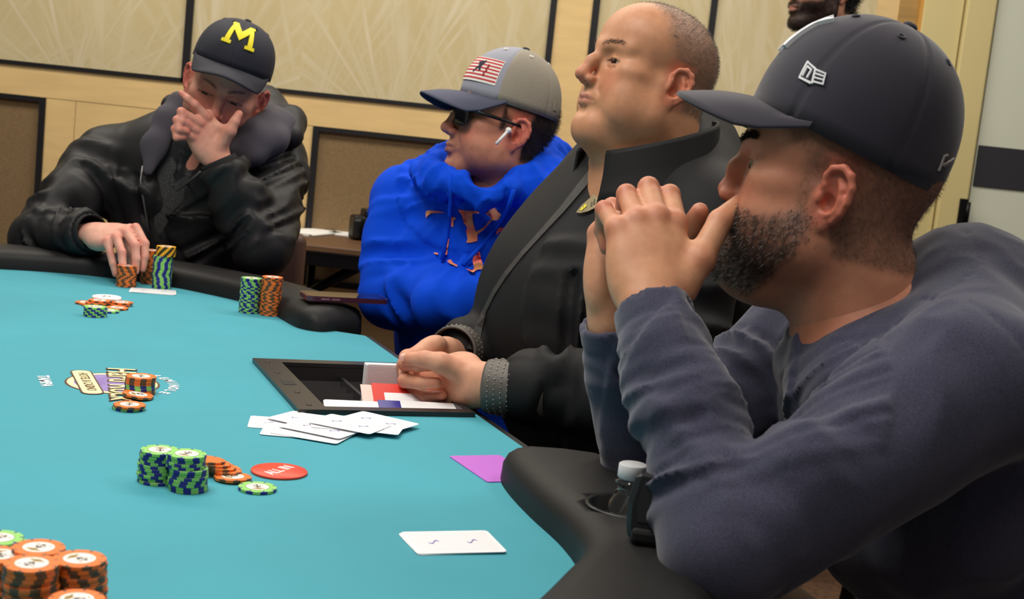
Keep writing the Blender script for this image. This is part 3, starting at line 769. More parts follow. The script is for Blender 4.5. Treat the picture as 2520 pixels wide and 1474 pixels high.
# ------------------------------------------------------------------ signed-distance sculpting
F32 = np.float32
def npv(v): return np.array([v[0], v[1], v[2]], dtype=F32)
class Sculpt:
    """an ordered list of rounded volumes that are blended, carved or displaced, then meshed as one continuous surface"""
    def __init__(self): self.ops = []; self.lo = np.full(3, 1e9); self.hi = np.full(3, -1e9)
    def _b(self, c, r):
        self.lo = np.minimum(self.lo, np.asarray(c, float) - r); self.hi = np.maximum(self.hi, np.asarray(c, float) + r)
    def _add(self, fn, c, r, k, mode):
        self.ops.append((mode, fn, npv(c), F32(r), F32(max(k, 1e-5))))
        if mode == 'add': self._b(c, r)
    def ell(self, c, r, k=0.01, R=None, mode='add'):
        c_, r_ = npv(c), npv(r); Rm = None if R is None else np.array(R, dtype=F32)
        rm = F32(min(r))
        def fn(P):
            q = P - c_
            if Rm is not None: q = q @ Rm
            k0 = np.linalg.norm(q / r_, axis=1); k1 = np.linalg.norm(q / (r_ * r_), axis=1)
            return np.where(k0 < 1e-4, -rm, k0 * (k0 - 1) / np.maximum(k1, 1e-6))
        self._add(fn, c, max(r), k, mode); return self
    def cone(self, a, b, ra, rb, k=0.01, mode='add', flat=None):
        """flat = (axis, factor): squash the section along an axis"""
        a_, b_ = npv(a), npv(b); ab = b_ - a_; L2 = F32(max(float(ab @ ab), 1e-12))
        fl = None
        if flat is not None: fl = (npv(flat[0]) / np.linalg.norm(npv(flat[0])), F32(flat[1]))
        def fn(P):
            t = np.clip(((P - a_) @ ab) / L2, 0, 1)
            q = P - a_ - t[:, None] * ab
            if fl is not None:
                w = q @ fl[0]; q = q + np.outer(w * (1 / fl[1] - 1), fl[0])
            d = np.linalg.norm(q, axis=1) - (ra + (rb - ra) * t)
            return d * (fl[1] if fl is not None else 1)
        m = (np.array(a, float) + np.array(b, float)) / 2
        self._add(fn, m, float(np.linalg.norm(ab)) / 2 + max(ra, rb), k, mode); return self
    def chain(self, pts, rs, k=0.006, mode='add', flat=None):
        for i in range(len(pts) - 1):
            r0 = rs[i] if isinstance(rs, (list, tuple)) else rs; r1 = rs[i + 1] if isinstance(rs, (list, tuple)) else rs
            self.cone(pts[i], pts[i + 1], r0, r1, k, mode, flat)
        return self
    def box(self, c, half, rnd=0.005, k=0.005, R=None, mode='add'):
        c_, h_ = npv(c), npv(half) - F32(rnd); Rm = None if R is None else np.array(R, dtype=F32)
        def fn(P):
            q = P - c_
            if Rm is not None: q = q @ Rm
            q = np.abs(q) - h_
            return np.linalg.norm(np.maximum(q, 0), axis=1) + np.minimum(q.max(axis=1), 0) - F32(rnd)
        self._add(fn, c, float(np.linalg.norm(half)), k, mode); return self
    def halfspace(self, p, n, k=0.004):            # keep the side the normal points away from
        p_, n_ = npv(p), npv(n) / np.linalg.norm(npv(n))
        self.ops.append(('cut', lambda P: -((P - p_) @ n_), p_, F32(1e3), F32(k))); return self
    def disp(self, fn, c=(0, 0, 0), r=1e3):
        self.ops.append(('disp', fn, npv(c), F32(r), F32(1))); return self
    def sub(self, other_op): pass
    def value(self, P):
        P = P.astype(F32); d = np.full(len(P), 10.0, dtype=F32)
        for mode, fn, c, r, k in self.ops:
            dist = np.linalg.norm(P - c, axis=1) - r
            if mode == 'add': m = dist < d + k
            elif mode == 'cut': m = dist < k + np.maximum(-d, 0)*0 + k
            else: m = dist < 0
            if not m.any(): continue
            x = P[m]
            if mode == 'disp': d[m] += fn(x).astype(F32); continue
            dm = d[m]; v = fn(x).astype(F32)
            if mode == 'add':
                h = np.clip(0.5 + 0.5 * (dm - v) / k, 0, 1)
                d[m] = dm + (v - dm) * h - k * h * (1 - h)
            else:                                   # carve away v
                v = -v
                h = np.clip(0.5 - 0.5 * (dm - v) / k, 0, 1)
                d[m] = dm + (v - dm) * h + k * h * (1 - h)
        return d
    def mesh(self, h, pad=0.02, B=8, slack=1.6):
        lo = self.lo - pad; hi = self.hi + pad
        nb = np.ceil((hi - lo) / (h * B)).astype(int)
        gi = np.stack(np.meshgrid(*[np.arange(n) for n in nb], indexing='ij'), -1).reshape(-1, 3)
        cen = lo + (gi + 0.5) * (h * B)
        dv = self.value(cen)
        act = gi[np.abs(dv) < h * B * 0.87 * slack]
        n1 = B + 1
        loc = np.stack(np.meshgrid(np.arange(n1), np.arange(n1), np.arange(n1), indexing='ij'), -1).reshape(-1, 3)
        vid_keys, vpos, edges = [], [], []
        dims = nb * B + 2
        def key(c): return (c[..., 0].astype(np.int64) * dims[1] + c[..., 1]) * dims[2] + c[..., 2]
        CH = 400
        for s in range(0, len(act), CH):
            blk = act[s:s + CH]
            g = blk[:, None, :] * B + loc[None]
            V = self.value((lo + g.reshape(-1, 3) * h)).reshape(len(blk), n1, n1, n1)
            inside = V < 0
            cnt = sum(inside[:, i:i + B, j:j + B, k:k + B].astype(np.int8) for i in (0, 1) for j in (0, 1) for k in (0, 1))
            mix = (cnt > 0) & (cnt < 8)
            bi, ci, cj, ck = np.nonzero(mix)
            if len(bi) == 0: continue
            cell = blk[bi] * B + np.stack([ci, cj, ck], -1)
            acc = np.zeros((len(bi), 3)); num = np.zeros(len(bi))
            corner = {}
            for i in (0, 1):
                for j in (0, 1):
                    for k in (0, 1): corner[(i, j, k)] = V[bi, ci + i, cj + j, ck + k]
            for ax in range(3):
                for u in (0, 1):
                    for w in (0, 1):
                        a = [0, 0, 0]; a[(ax + 1) % 3] = u; a[(ax + 2) % 3] = w; b = list(a); b[ax] = 1
                        va, vb = corner[tuple(a)], corner[tuple(b)]
                        cr = (va < 0) != (vb < 0)
                        t = np.where(cr, va / np.where(cr, va - vb, 1), 0)
                        pt = np.zeros((len(bi), 3)); pt[:] = a; pt[:, ax] = t
                        acc += pt * cr[:, None]; num += cr
            vpos.append(lo + (cell + acc / num[:, None]) * h); vid_keys.append(key(cell))
            for ax in range(3):
                sl = [slice(0, B)] * 3; sl2 = list(sl); sl2[ax] = slice(1, B + 1)
                A = inside[:, sl[0], sl[1], sl[2]]; Bb = inside[:, sl2[0], sl2[1], sl2[2]]
                e = np.nonzero(A != Bb)
                if len(e[0]) == 0: continue
                c = blk[e[0]] * B + np.stack(e[1:], -1)
                edges.append((ax, c, A[e]))
        keys = np.concatenate(vid_keys); vpos = np.concatenate(vpos)
        order = np.argsort(keys); keys = keys[order]; vpos = vpos[order]
        quads = []
        for ax, c, flip in edges:
            o1 = np.zeros(3, int); o2 = np.zeros(3, int); o1[(ax + 1) % 3] = 1; o2[(ax + 2) % 3] = 1
            ids = []; ok = np.ones(len(c), bool)
            for off in (0 * o1, o1, o1 + o2, o2):
                cc = c - off; kk = key(cc); ix = np.searchsorted(keys, kk); ix = np.minimum(ix, len(keys) - 1)
                ok &= (keys[ix] == kk) & (cc >= 0).all(axis=1); ids.append(ix)
            q = np.stack(ids, -1)
            q = np.where(flip[:, None], q, q[:, ::-1])
            quads.append(q[ok])
        quads = np.concatenate(quads)
        return vpos, quads

def join_meshes(parts):
    """parts: list of (verts, quads, colors or None) -> one vertex/face set"""
    vs, qs, cs, n = [], [], [], 0
    for v, q, c in parts:
        vs.append(v); qs.append(q + n); n += len(v)
        cs.append(np.zeros((len(v), 4)) if c is None else c)
    return np.concatenate(vs), np.concatenate(qs), np.concatenate(cs)
def np_obj(name, v, q, mats, parent=None, colors=None, origin=(0, 0, 0), uv=None):
    v = np.asarray(v, dtype=np.float64) - np.array(origin)
    me = bpy.data.meshes.new(name)
    me.vertices.add(len(v)); me.vertices.foreach_set('co', v.astype(F32).ravel())
    q = np.asarray(q); nq, k = q.shape
    me.loops.add(nq * k); me.loops.foreach_set('vertex_index', q.astype(np.int32).ravel())
    me.polygons.add(nq)
    me.polygons.foreach_set('loop_start', np.arange(0, nq * k, k, dtype=np.int32))
    me.polygons.foreach_set('loop_total', np.full(nq, k, dtype=np.int32))
    me.polygons.foreach_set('use_smooth', np.ones(nq, dtype=bool))
    for m in (mats if isinstance(mats, (list, tuple)) else [mats]): me.materials.append(m)
    if colors is not None:
        at_ = me.color_attributes.new('Col', 'FLOAT_COLOR', 'POINT')
        at_.data.foreach_set('color', np.asarray(colors, dtype=F32).ravel())
    me.update(calc_edges=True); me.validate()
    o = bpy.data.objects.new(name, me)
    return link(o, parent)
def xf(M, v):
    M = np.array(M); return v @ M[:3, :3].T + M[:3, 3]
def frame(origin, x, y, z):
    return Matrix(((x[0], y[0], z[0], origin[0]), (x[1], y[1], z[1], origin[1]), (x[2], y[2], z[2], origin[2]), (0, 0, 0, 1)))
def vnormals(v, q):
    n = np.zeros_like(v); e1 = v[q[:, 2]] - v[q[:, 0]]; e2 = v[q[:, 3]] - v[q[:, 1]]
    f = np.cross(e1, e2)
    for i in range(4): np.add.at(n, q[:, i], f)
    return n / np.maximum(np.linalg.norm(n, axis=1), 1e-12)[:, None]
def relax(v, q, it=1, lam=0.5):
    for _ in range(it):
        s = np.zeros_like(v); c = np.zeros(len(v))
        for i in range(4):
            for j in (1, 3):
                np.add.at(s, q[:, i], v[q[:, (i + j) % 4]]); np.add.at(c, q[:, i], 1)
        v = v + lam * (s / np.maximum(c, 1)[:, None] - v)
    return v
_rs = np.random.RandomState(5)
_lat = _rs.rand(32, 32, 32).astype(F32)
def vnoise(P, scale):
    p = P * scale; i = np.floor(p).astype(int); f = (p - i).astype(F32); f = f * f * (3 - 2 * f)
    out = 0
    for a in (0, 1):
        for b in (0, 1):
            for c in (0, 1):
                w = (f[:, 0] if a else 1 - f[:, 0]) * (f[:, 1] if b else 1 - f[:, 1]) * (f[:, 2] if c else 1 - f[:, 2])
                out = out + w * _lat[(i[:, 0] + a) % 32, (i[:, 1] + b) % 32, (i[:, 2] + c) % 32]
    return out
def sstep(a, b, x): t = np.clip((x - a) / (b - a), 0, 1); return t * t * (3 - 2 * t)

def attr_material(name, rough=0.5, spec=0.4, sss=0.0, bump=0.0, bscale=300, sheen=0.0, var=0.0, vscale=300, bdist=0.001, stretch=None):
    """surface whose own colour is stored on the mesh (skin, lips, stubble, prints)"""
    m = bpy.data.materials.new(name); m.use_nodes = True; nt = m.node_tree; b = nt.nodes['Principled BSDF']
    a = nt.nodes.new('ShaderNodeVertexColor'); a.layer_name = 'Col'
    b.inputs['Roughness'].default_value = rough; b.inputs['Specular IOR Level'].default_value = spec
    if sheen: b.inputs['Sheen Weight'].default_value = sheen
    if sss:
        b.inputs['Subsurface Weight'].default_value = sss; b.inputs['Subsurface Radius'].default_value = (0.007, 0.0026, 0.0013)
        b.inputs['Subsurface Scale'].default_value = 1.0
    src = a.outputs['Color']
    tc = nt.nodes.new('ShaderNodeTexCoord'); mp = nt.nodes.new('ShaderNodeMapping'); nt.links.new(tc.outputs['Object'], mp.inputs[0])
    if stretch: mp.inputs['Scale'].default_value = stretch
    if var:
        n = nt.nodes.new('ShaderNodeTexNoise'); n.inputs['Scale'].default_value = vscale; n.inputs['Detail'].default_value = 4
        nt.links.new(mp.outputs[0], n.inputs['Vector'])
        mr = nt.nodes.new('ShaderNodeMapRange'); mr.inputs[1].default_value = 0.3; mr.inputs[2].default_value = 0.7
        mr.inputs[3].default_value = 1 - var; mr.inputs[4].default_value = 1 + var
        nt.links.new(n.outputs['Fac'], mr.inputs[0])
        mm = nt.nodes.new('ShaderNodeVectorMath'); mm.operation = 'SCALE'
        nt.links.new(src, mm.inputs[0]); nt.links.new(mr.outputs[0], mm.inputs['Scale']); src = mm.outputs[0]
    nt.links.new(src, b.inputs['Base Color'])
    if bump:
        n = nt.nodes.new('ShaderNodeTexNoise'); n.inputs['Scale'].default_value = bscale; n.inputs['Detail'].default_value = 4
        nt.links.new(mp.outputs[0], n.inputs['Vector'])
        bp = nt.nodes.new('ShaderNodeBump'); bp.inputs['Strength'].default_value = bump; bp.inputs['Distance'].default_value = bdist
        nt.links.new(n.outputs['Fac'], bp.inputs['Height']); nt.links.new(bp.outputs['Normal'], b.inputs['Normal'])
    return m

# ------------------------------------------------------------------ head
def rotz(a): c, s = math.cos(a), math.sin(a); return np.array([[c, -s, 0], [s, c, 0], [0, 0, 1]])
def make_ear(S, sx, g, cen=(0.0745, -0.011, -0.007), flare=0.42, sc=1.0):
    c = np.array([sx * cen[0] * g['w'], cen[1], cen[2]])
    u = np.array([-sx * math.sin(flare), math.cos(flare), 0.0]); tilt = 0.16
    w = np.array([sx * math.cos(flare), math.sin(flare), 0.0]); v = np.array([0, 0, 1.0])
    u, v = u * math.cos(tilt) + v * math.sin(tilt), v * math.cos(tilt) - u * math.sin(tilt)
    T = lambda a, b, h: c + sc * (u * a + v * b + w * h)
    R = np.stack([u, v, w], 1)
    S.ell(T(-.003, 0.002, .006), (.0185 * sc, .030 * sc, .0052), 0.004, R)          # flap
    S.cone(T(.010, 0, -.008), T(-.002, 0, .004), .015 * sc, .013 * sc, 0.006)       # root
    S.ell(T(-.002, 0.003, .0125), (.0135 * sc, .0235 * sc, .0062), 0.003, R, 'cut')     # scooped inside of the flap
    hel = [(.004, .002, .008), (.011, .010, .010), (.0135, .020, .010), (.009, .029, .011), (-.002, .0335, .012), (-.013, .029, .0125), (-.0195, .018, .0125), (-.0205, .004, .012), (-.0170, -.010, .0105), (-.011, -.020, .009)]
    S.chain([T(*p) for p in hel], [.0026 * sc, .0032 * sc, .0036 * sc, .0040 * sc, .0042 * sc, .0042 * sc, .0040 * sc, .0036 * sc, .0034 * sc, .0034 * sc], 0.0025)
    ant = [(-.002, .021, .0085), (-.0085, .013, .0095), (-.0120, .003, .010), (-.0105, -.008, .010), (-.005, -.0145, .0095), (.002, -.0155, .009)]
    S.chain([T(*p) for p in ant], [.0030 * sc, .0036 * sc, .0038 * sc, .0038 * sc, .0036 * sc, .0030 * sc], 0.003)
    S.ell(T(.0005, -.005, .011), (.0085 * sc, .0098 * sc, .0095), 0.003, R, 'cut')        # concha
    S.ell(T(.0115, -.003, .0085), (.0042 * sc, .0062 * sc, .0046), 0.003, R)              # tragus
    S.ell(T(.0010, -.0265, .0065), (.0098 * sc, .0100 * sc, .0048), 0.004, R)               # lobe
def make_head(p):
    """head in its own metres: x to its right, y forward, z up, origin between the ear canals"""
    g = dict(w=1.0, jaw=1.0, fat=0.0, nose=1.0, nosew=1.0, hook=0.0, chin=0.0, brow=1.0, beard=0.0, neck=0.056, neck_b=0.062, neck_to=(0, -0.045, -0.17), lids=0.45, ear=1.0, lips=1.0, dbl=0.0, hairline=None, mouth=0.0); g.update(p)
    S = Sculpt(); W = g['w']
    S.ell((0, -.010, .040), (.0755 * W, .098, .086), 0.01)
    S.ell((0, .032, .056), (.064 * W, .060, .056), 0.03)
    S.ell((0, .036, -.018), (.060 * W, .053, .075), 0.025)
    S.ell((0, .064, -.052), (.033 * W, .032, .034), 0.02)
    S.ell((0, .076 + g['chin'], -.095), (.020, .019, .018), 0.022)
    for s in (-1, 1):
        S.cone((s * .062 * W, .004, -.008), (s * .055 * W * g['jaw'], .006, -.058), .014, .017, 0.022)
        S.cone((s * .055 * W * g['jaw'], .006, -.058), (s * .018 * g['jaw'], .070 + g['chin'], -.095), .017, .016, 0.022)
        S.ell((s * .042 * W, .050, -.032), (.024 + g['fat'] * .5, .030, .030 + g['fat'] * .3), 0.02)
        S.ell((s * .050 * W, .050, -.004), (.017, .026, .013), 0.018)
        S.cone((s * .010, .0875, .0295), (s * .046 * W, .068, .032), .0095 * g['brow'], .0085, 0.014)
        if g['fat'] > 0:
            S.ell((s * .050 * W, .030, -.062), (.020 + g['fat'], .036 + g['fat'], .026 + g['fat']), 0.025)
    if g['dbl'] > 0:
        S.ell((0, .045, -.112), (.042, .040, .022 + g['dbl']), 0.03)
    # neck
    nt_ = g['neck_to']
    S.cone((0, -.022, -.040), nt_, g['neck'], g['neck_b'], 0.03)
    if g.get('nape'): S.ell((0, -.072, -.085), (.05, .022, .020), 0.02); S.ell((0, -.078, -.125), (.055, .024, .020), 0.015)
    # eye sockets, lids
    for s in (-1, 1):
        S.ell((s * .0335, .0935, .0085), (.0195, .0125, .0125), 0.011, mode='cut')
    for s in (-1, 1):
        e = (s * .0325, .0715, .0075)
        S.ell(e, (.0152, .0142, .0142), 0.006)
    for s in (-1, 1):
        op = .0105 * g['lids']
        S.ell((s * .0330, .0880, .0058), (.0158, .0135, max(op, .0014)), 0.0010, mode='cut')
        # crease over the upper lid
        S.chain([(s * .020, .0868, .0125), (s * .033, .0858, .0158), (s * .046, .0770, .0125)], .0011, 0.002, 'cut')
        S.chain([(s * .021, .0840, -.0030), (s * .033, .0842, -.0060), (s * .044, .0790, -.0040)], .0009, 0.003, 'cut')
    # nose
    n = g['nose']; nw = g['nosew']; hk = g['hook']
    S.cone((0, .0885, .020), (0, .0985 + hk, .000), .0078 * nw, .0088 * nw, 0.010)
    S.cone((0, .0985 + hk, .000), (0, .1085 * (0.5 + n / 2), -.0215), .0088 * nw, .0105 * nw, 0.009)
    S.ell((0, .1095 * (0.5 + n / 2) + .001, -.0255), (.0115 * nw, .0115, .0100), 0.006)
    for s in (-1, 1):
        S.ell((s * .0125 * nw, .0985, -.0300), (.0078 * nw, .0110, .0078), 0.005)
        S.ell((s * .0062 * nw, .1055, -.0375), (.0034, .0058, .0034), 0.002, mode='cut')
        # fold from nose to mouth corner
        S.chain([(s * .0215 * nw, .0930, -.0300), (s * .027, .0895, -.042), (s * .030, .0850, -.049)], [.0016, .0016, .0008], 0.006, 'cut')
    # mouth
    mz = -.0580; lp = g['lips']
    S.chain([(-.024, .0850, mz - .001), (-.011, .0955, mz + .0035), (0, .0975, mz + .0030), (.011, .0955, mz + .0035), (.024, .0850, mz - .001)], [.0030, .0042 * lp, .0042 * lp, .0042 * lp, .0030], 0.005)
    S.chain([(-.021, .0850, mz - .003), (-.009, .0940, mz - .0075), (.009, .0940, mz - .0075), (.021, .0850, mz - .003)], [.0030, .0050 * lp, .0050 * lp, .0030], 0.005)
    S.chain([(-.0240, .0880, mz - .002), (-.011, .0985, mz - .0015), (0, .1010, mz - .0022), (.011, .0985, mz - .0015), (.0240, .0880, mz - .002)], [.0012, .0013 + g['mouth'], .0013 + g['mouth'], .0013 + g['mouth'], .0012], 0.002, 'cut')
    S.ell((0, .0985, -.0795), (.016, .007, .0050), 0.008, mode='cut')
    S.ell((0, .1020, -.0470), (.0026, .004, .006), 0.004, mode='cut')
    for s in (-1, 1): make_ear(S, s, g, sc=g['ear'])
    for f in g.get('extra', []): f(S)
    return S
SKIN = np.array
def skin_colors(v, base, red, redness=1.0, hair=None, haircol=None, beard=None, beardcol=None, lips=(176, 104, 92), lipamt=0.8, brows=None, browcol=None, lids=.45):
    """own colour of the skin in head metres: ears, nose, cheeks redder; lips; scalp and beard stubble"""
    C = np.tile(np.array(lin(base)), (len(v), 1)); Rd = np.array(lin(red))
    x, y, z = v[:, 0], v[:, 1], v[:, 2]
    def blend(mask, col): C[:] = C + (np.array(lin(col))[None] - C) * np.clip(mask, 0, 1)[:, None]
    ear = sstep(.066, .076, np.abs(x)) * sstep(.045, .03, np.abs(z)) * sstep(.03, .01, np.abs(y + .01))
    nose = np.exp(-((x / .018) ** 2 + ((y - .112) / .018) ** 2 + ((z + .026) / .018) ** 2))
    chk = np.exp(-(((np.abs(x) - .042) / .022) ** 2 + ((y - .07) / .03) ** 2 + ((z + .026) / .022) ** 2))
    mott = vnoise(v, 60) * .5 + vnoise(v, 25) * .5
    blend((0.75 * ear + 0.6 * nose + 0.6 * chk + 0.35 * (mott - .35)) * redness, red)
    mz = -.0580
    lm = np.exp(-((x / .021) ** 4 + ((z - mz + .0015) / .0085) ** 4)) * sstep(.084, .090, y)
    blend(lm * lipamt, lips)
    if hair is not None: blend(hair(v), haircol)
    if beard is not None: blend(beard(v), beardcol)
    if browcol is not None:
        t = (np.abs(x) - .010) / .040; zc = .0285 + .0075 * np.sin(np.clip(t, 0, 1) * 2.2)
        bm_ = sstep(0, .12, t) * sstep(1.05, .85, t) * np.exp(-((z - zc) / (.0042 - .0018 * np.clip(t, 0, 1))) ** 4) * (y > .05)
        blend(bm_ * (brows or 0.8), browcol)
    op = .0105 * lids; ex = (np.abs(x) - .033) / .0165; ez = op * np.sqrt(np.clip(1 - ex ** 2, 0, 1))
    lash = np.exp(-((z - .0058 - ez) / .0013) ** 2) * (np.abs(ex) < 1.05) * (y > .066) + .45 * np.exp(-((z - .0058 + ez) / .0012) ** 2) * (np.abs(ex) < 1.0) * (y > .066)
    blend(lash * .85, (58, 36, 32))
    C[:, 3] = 1
    return C
def strands(name, pts, nrm, flow, length, mats, parent, n, seed=1, rad=0.00016, curl=0.25, origin=(0, 0, 0), lift=0.35, group_mat=None):
    """short hairs rooted on a skin surface"""
    rs = np.random.RandomState(seed); ix = rs.randint(0, len(pts), n)
    p = pts[ix] + rs.normal(0, .0009, (n, 3)); nn = nrm[ix]
    fl = flow(pts[ix]) if callable(flow) else np.tile(np.array(flow, float), (n, 1))
    d = fl + nn * lift + rs.normal(0, curl, (n, 3)); d /= np.linalg.norm(d, axis=1)[:, None]
    d2 = d + rs.normal(0, curl, (n, 3)) - nn * 0.2; d2 /= np.linalg.norm(d2, axis=1)[:, None]
    L = length * rs.uniform(.6, 1.3, n)[:, None]
    s1 = np.cross(d, rs.normal(0, 1, (n, 3))); s1 /= np.linalg.norm(s1, axis=1)[:, None]; s2 = np.cross(d, s1)
    p0 = p - nn * .0006; p1 = p + d * L * .5; p2 = p1 + d2 * L * .5
    V = []; 
    for c, r in ((p0, rad), (p1, rad * .85)):
        for k in range(3):
            a = 2 * PI * k / 3; V.append(c + (s1 * math.cos(a) + s2 * math.sin(a)) * r)
    V.append(p2); V = np.stack(V, 1).reshape(-1, 3)
    base = np.arange(n)[:, None] * 7
    Q = []
    for k in range(3):
        l = (k + 1) % 3
        Q.append(base + np.array([[k, l, 3 + l]])); Q.append(base + np.array([[k, 3 + l, 3 + k]])); Q.append(base + np.array([[3 + k, 3 + l, 6]]))
    Q = np.concatenate(Q)
    o = np_obj(name, V, Q, mats, parent, origin=origin)
    if isinstance(mats, (list, tuple)) and len(mats) > 1:
        mi = rs.choice(len(mats), n, p=group_mat); o.data.polygons.foreach_set('material_index', np.tile(mi, 9).astype(np.int32))
    return o

# ------------------------------------------------------------------ hand
FING = {'index': ((.090, .0265, .000), (.046, .027, .022), .0092), 'middle': ((.093, .0070, .003), (.050, .031, .023), .0094),
        'ring': ((.088, -.0125, .001), (.046, .029, .023), .0088), 'pinky': ((.079, -.0305, -.004), (.036, .022, .020), .0078)}
def make_hand(bend, spread=None, thumb=None, sc=1.0, forearm=0.10, fr=0.027, wrist_bend=(0, 0), fat=1.0, Rw=0.024, to=None, over=None):
    """hand in its own metres: x towards the fingertips, y to the thumb, z out of the back of the hand, origin at the wrist.
    bend: degrees of flexion per joint; thumb: joints of the thumb"""
    S = Sculpt(); sp = {'index': 6, 'middle': 0, 'ring': -5, 'pinky': -12}
    if spread: sp.update(spread)
    f = fat
    J = {}
    # palm: metacarpals fanned from the wrist
    S.ell((.045, .000, -.002), (.050, .037, .0165), .01)
    for nme, (m, ln, r) in FING.items():
        S.cone((.006, m[1] * .45, -.001), (m[0], m[1], m[2] - .001), .0125, .0115 * f, .010)
        S.ell((m[0] - .002, m[1], m[2] + .003), (.0095, .0085, .0080), .006)
    S.ell((.035, -.026, -.008), (.036, .014, .0145), .012)      # heel on the little-finger side
    S.ell((.034, .027, -.010), (.030, .017, .016), .012)        # ball of the thumb
    
    if to is None: to = np.array([-1.0, 0, 0])
    to = np.asarray(to, float); to = to / np.linalg.norm(to)
    S.cone(to * forearm, to * .012, fr, Rw, .012, flat=((0, 0, 1), .80)); S.cone((-.012, 0, 0), (.015, 0, 0), Rw, .026, .012, flat=((0, 0, 1), .74))
    for nme, (m, ln, r) in FING.items():
        a = math.radians(sp[nme]); dirx = np.array([math.cos(a), math.sin(a), 0.0]); nz = np.array([0, 0, 1.0])
        p = np.array(m, float); th = 0.0; pts = [p.copy()]
        for L, bd in zip(ln, bend[nme]):
            th += math.radians(bd); d = dirx * math.cos(th) - nz * math.sin(th)
            p = p + d * L; pts.append(p.copy())
        if over and nme in over: pts = [np.array(q, float) for q in over[nme]]
        J[nme] = pts
        rr = [r * 1.12 * f, r * 1.03 * f, r * .94 * f, r * .80 * f]
        S.cone(pts[0], pts[1], rr[0], rr[1], .0045); S.cone(pts[1], pts[2], rr[1], rr[2], .0015); S.cone(pts[2], pts[3] , rr[2], rr[3], .0015)
        for i in (1, 2):                                            # knuckle skin
            dn = pts[i + 1] - pts[i]; dp = pts[i] - pts[i - 1]; o = dp / np.linalg.norm(dp) - dn / np.linalg.norm(dn)
            nn_ = np.linalg.norm(o)
            if nn_ > .2: S.ell(pts[i] + o / nn_ * rr[i] * .20, (rr[i] * .95,) * 3, .003)
    if thumb is None: thumb = [(.014, .026, -.010), (.046, .048, -.016), (.076, .056, -.018), (.102, .058, -.020)]
    t = [np.array(q, float) for q in thumb]; J['thumb'] = t
    S.cone(t[0], t[1], .0155 * f, .0125 * f, .010); S.cone(t[1], t[2], .0122 * f, .0108 * f, .004); S.cone(t[2], t[3], .0110 * f, .0085 * f, .003)
    S.cone(t[1], (.072, .024, -.006), .008, .006, .014)     # web
    return S, J
def hand_colors(v, J, base, red, amt=1.0):
    C = np.tile(np.array(lin(base)), (len(v), 1)); m = np.zeros(len(v))
    for nme, pts in J.items():
        for i, q in enumerate(pts):
            m = np.maximum(m, np.exp(-(np.linalg.norm(v - np.array(q), axis=1) / .0135) ** 2) * (0.75 if i != 2 else .45))
    m = m * .9 + 0.35 * (vnoise(v, 70) * .6 + vnoise(v, 30) * .4 - .4)
    C = C + (np.array(lin(red))[None] - C) * np.clip(m * amt, 0, 1)[:, None]; C[:, 3] = 1
    return C
def nail(name, J, which, M, mat_, parent, side=(0, 0, 1), w=.0056, origin=(0, 0, 0)):
    """a slightly domed fingernail on the last joint"""
    a, b = np.array(J[which][-2]), np.array(J[which][-1]); d = (b - a) / np.linalg.norm(b - a)
    up = np.array(side, float); up -= d * (up @ d); up /= np.linalg.norm(up); sd = np.cross(d, up)
    rr = (FING[which][2] if which in FING else .0100) * .86
    vs, fs = [], []
    for i in range(7):
        u = i / 6; y0 = (u - .35) * .0115
        ww = w * (1 - .45 * abs(2 * u - 1) ** 3)
        for k in range(5):
            s = (k / 4) * 2 - 1
            q = b + d * (y0 + .001) + sd * s * ww + up * (rr * math.sqrt(max(0, 1 - (s * ww / rr) ** 2)) + .0006 - .002 * max(0, u - .6))
            vs.append(q)
    for i in range(6):
        for k in range(4): fs.append((i * 5 + k, i * 5 + k + 1, i * 5 + k + 6, i * 5 + k + 5))
    vs = xf(M, np.array(vs)) - np.array(origin)
    return mesh_obj(name, vs, fs, mat_, parent, True)

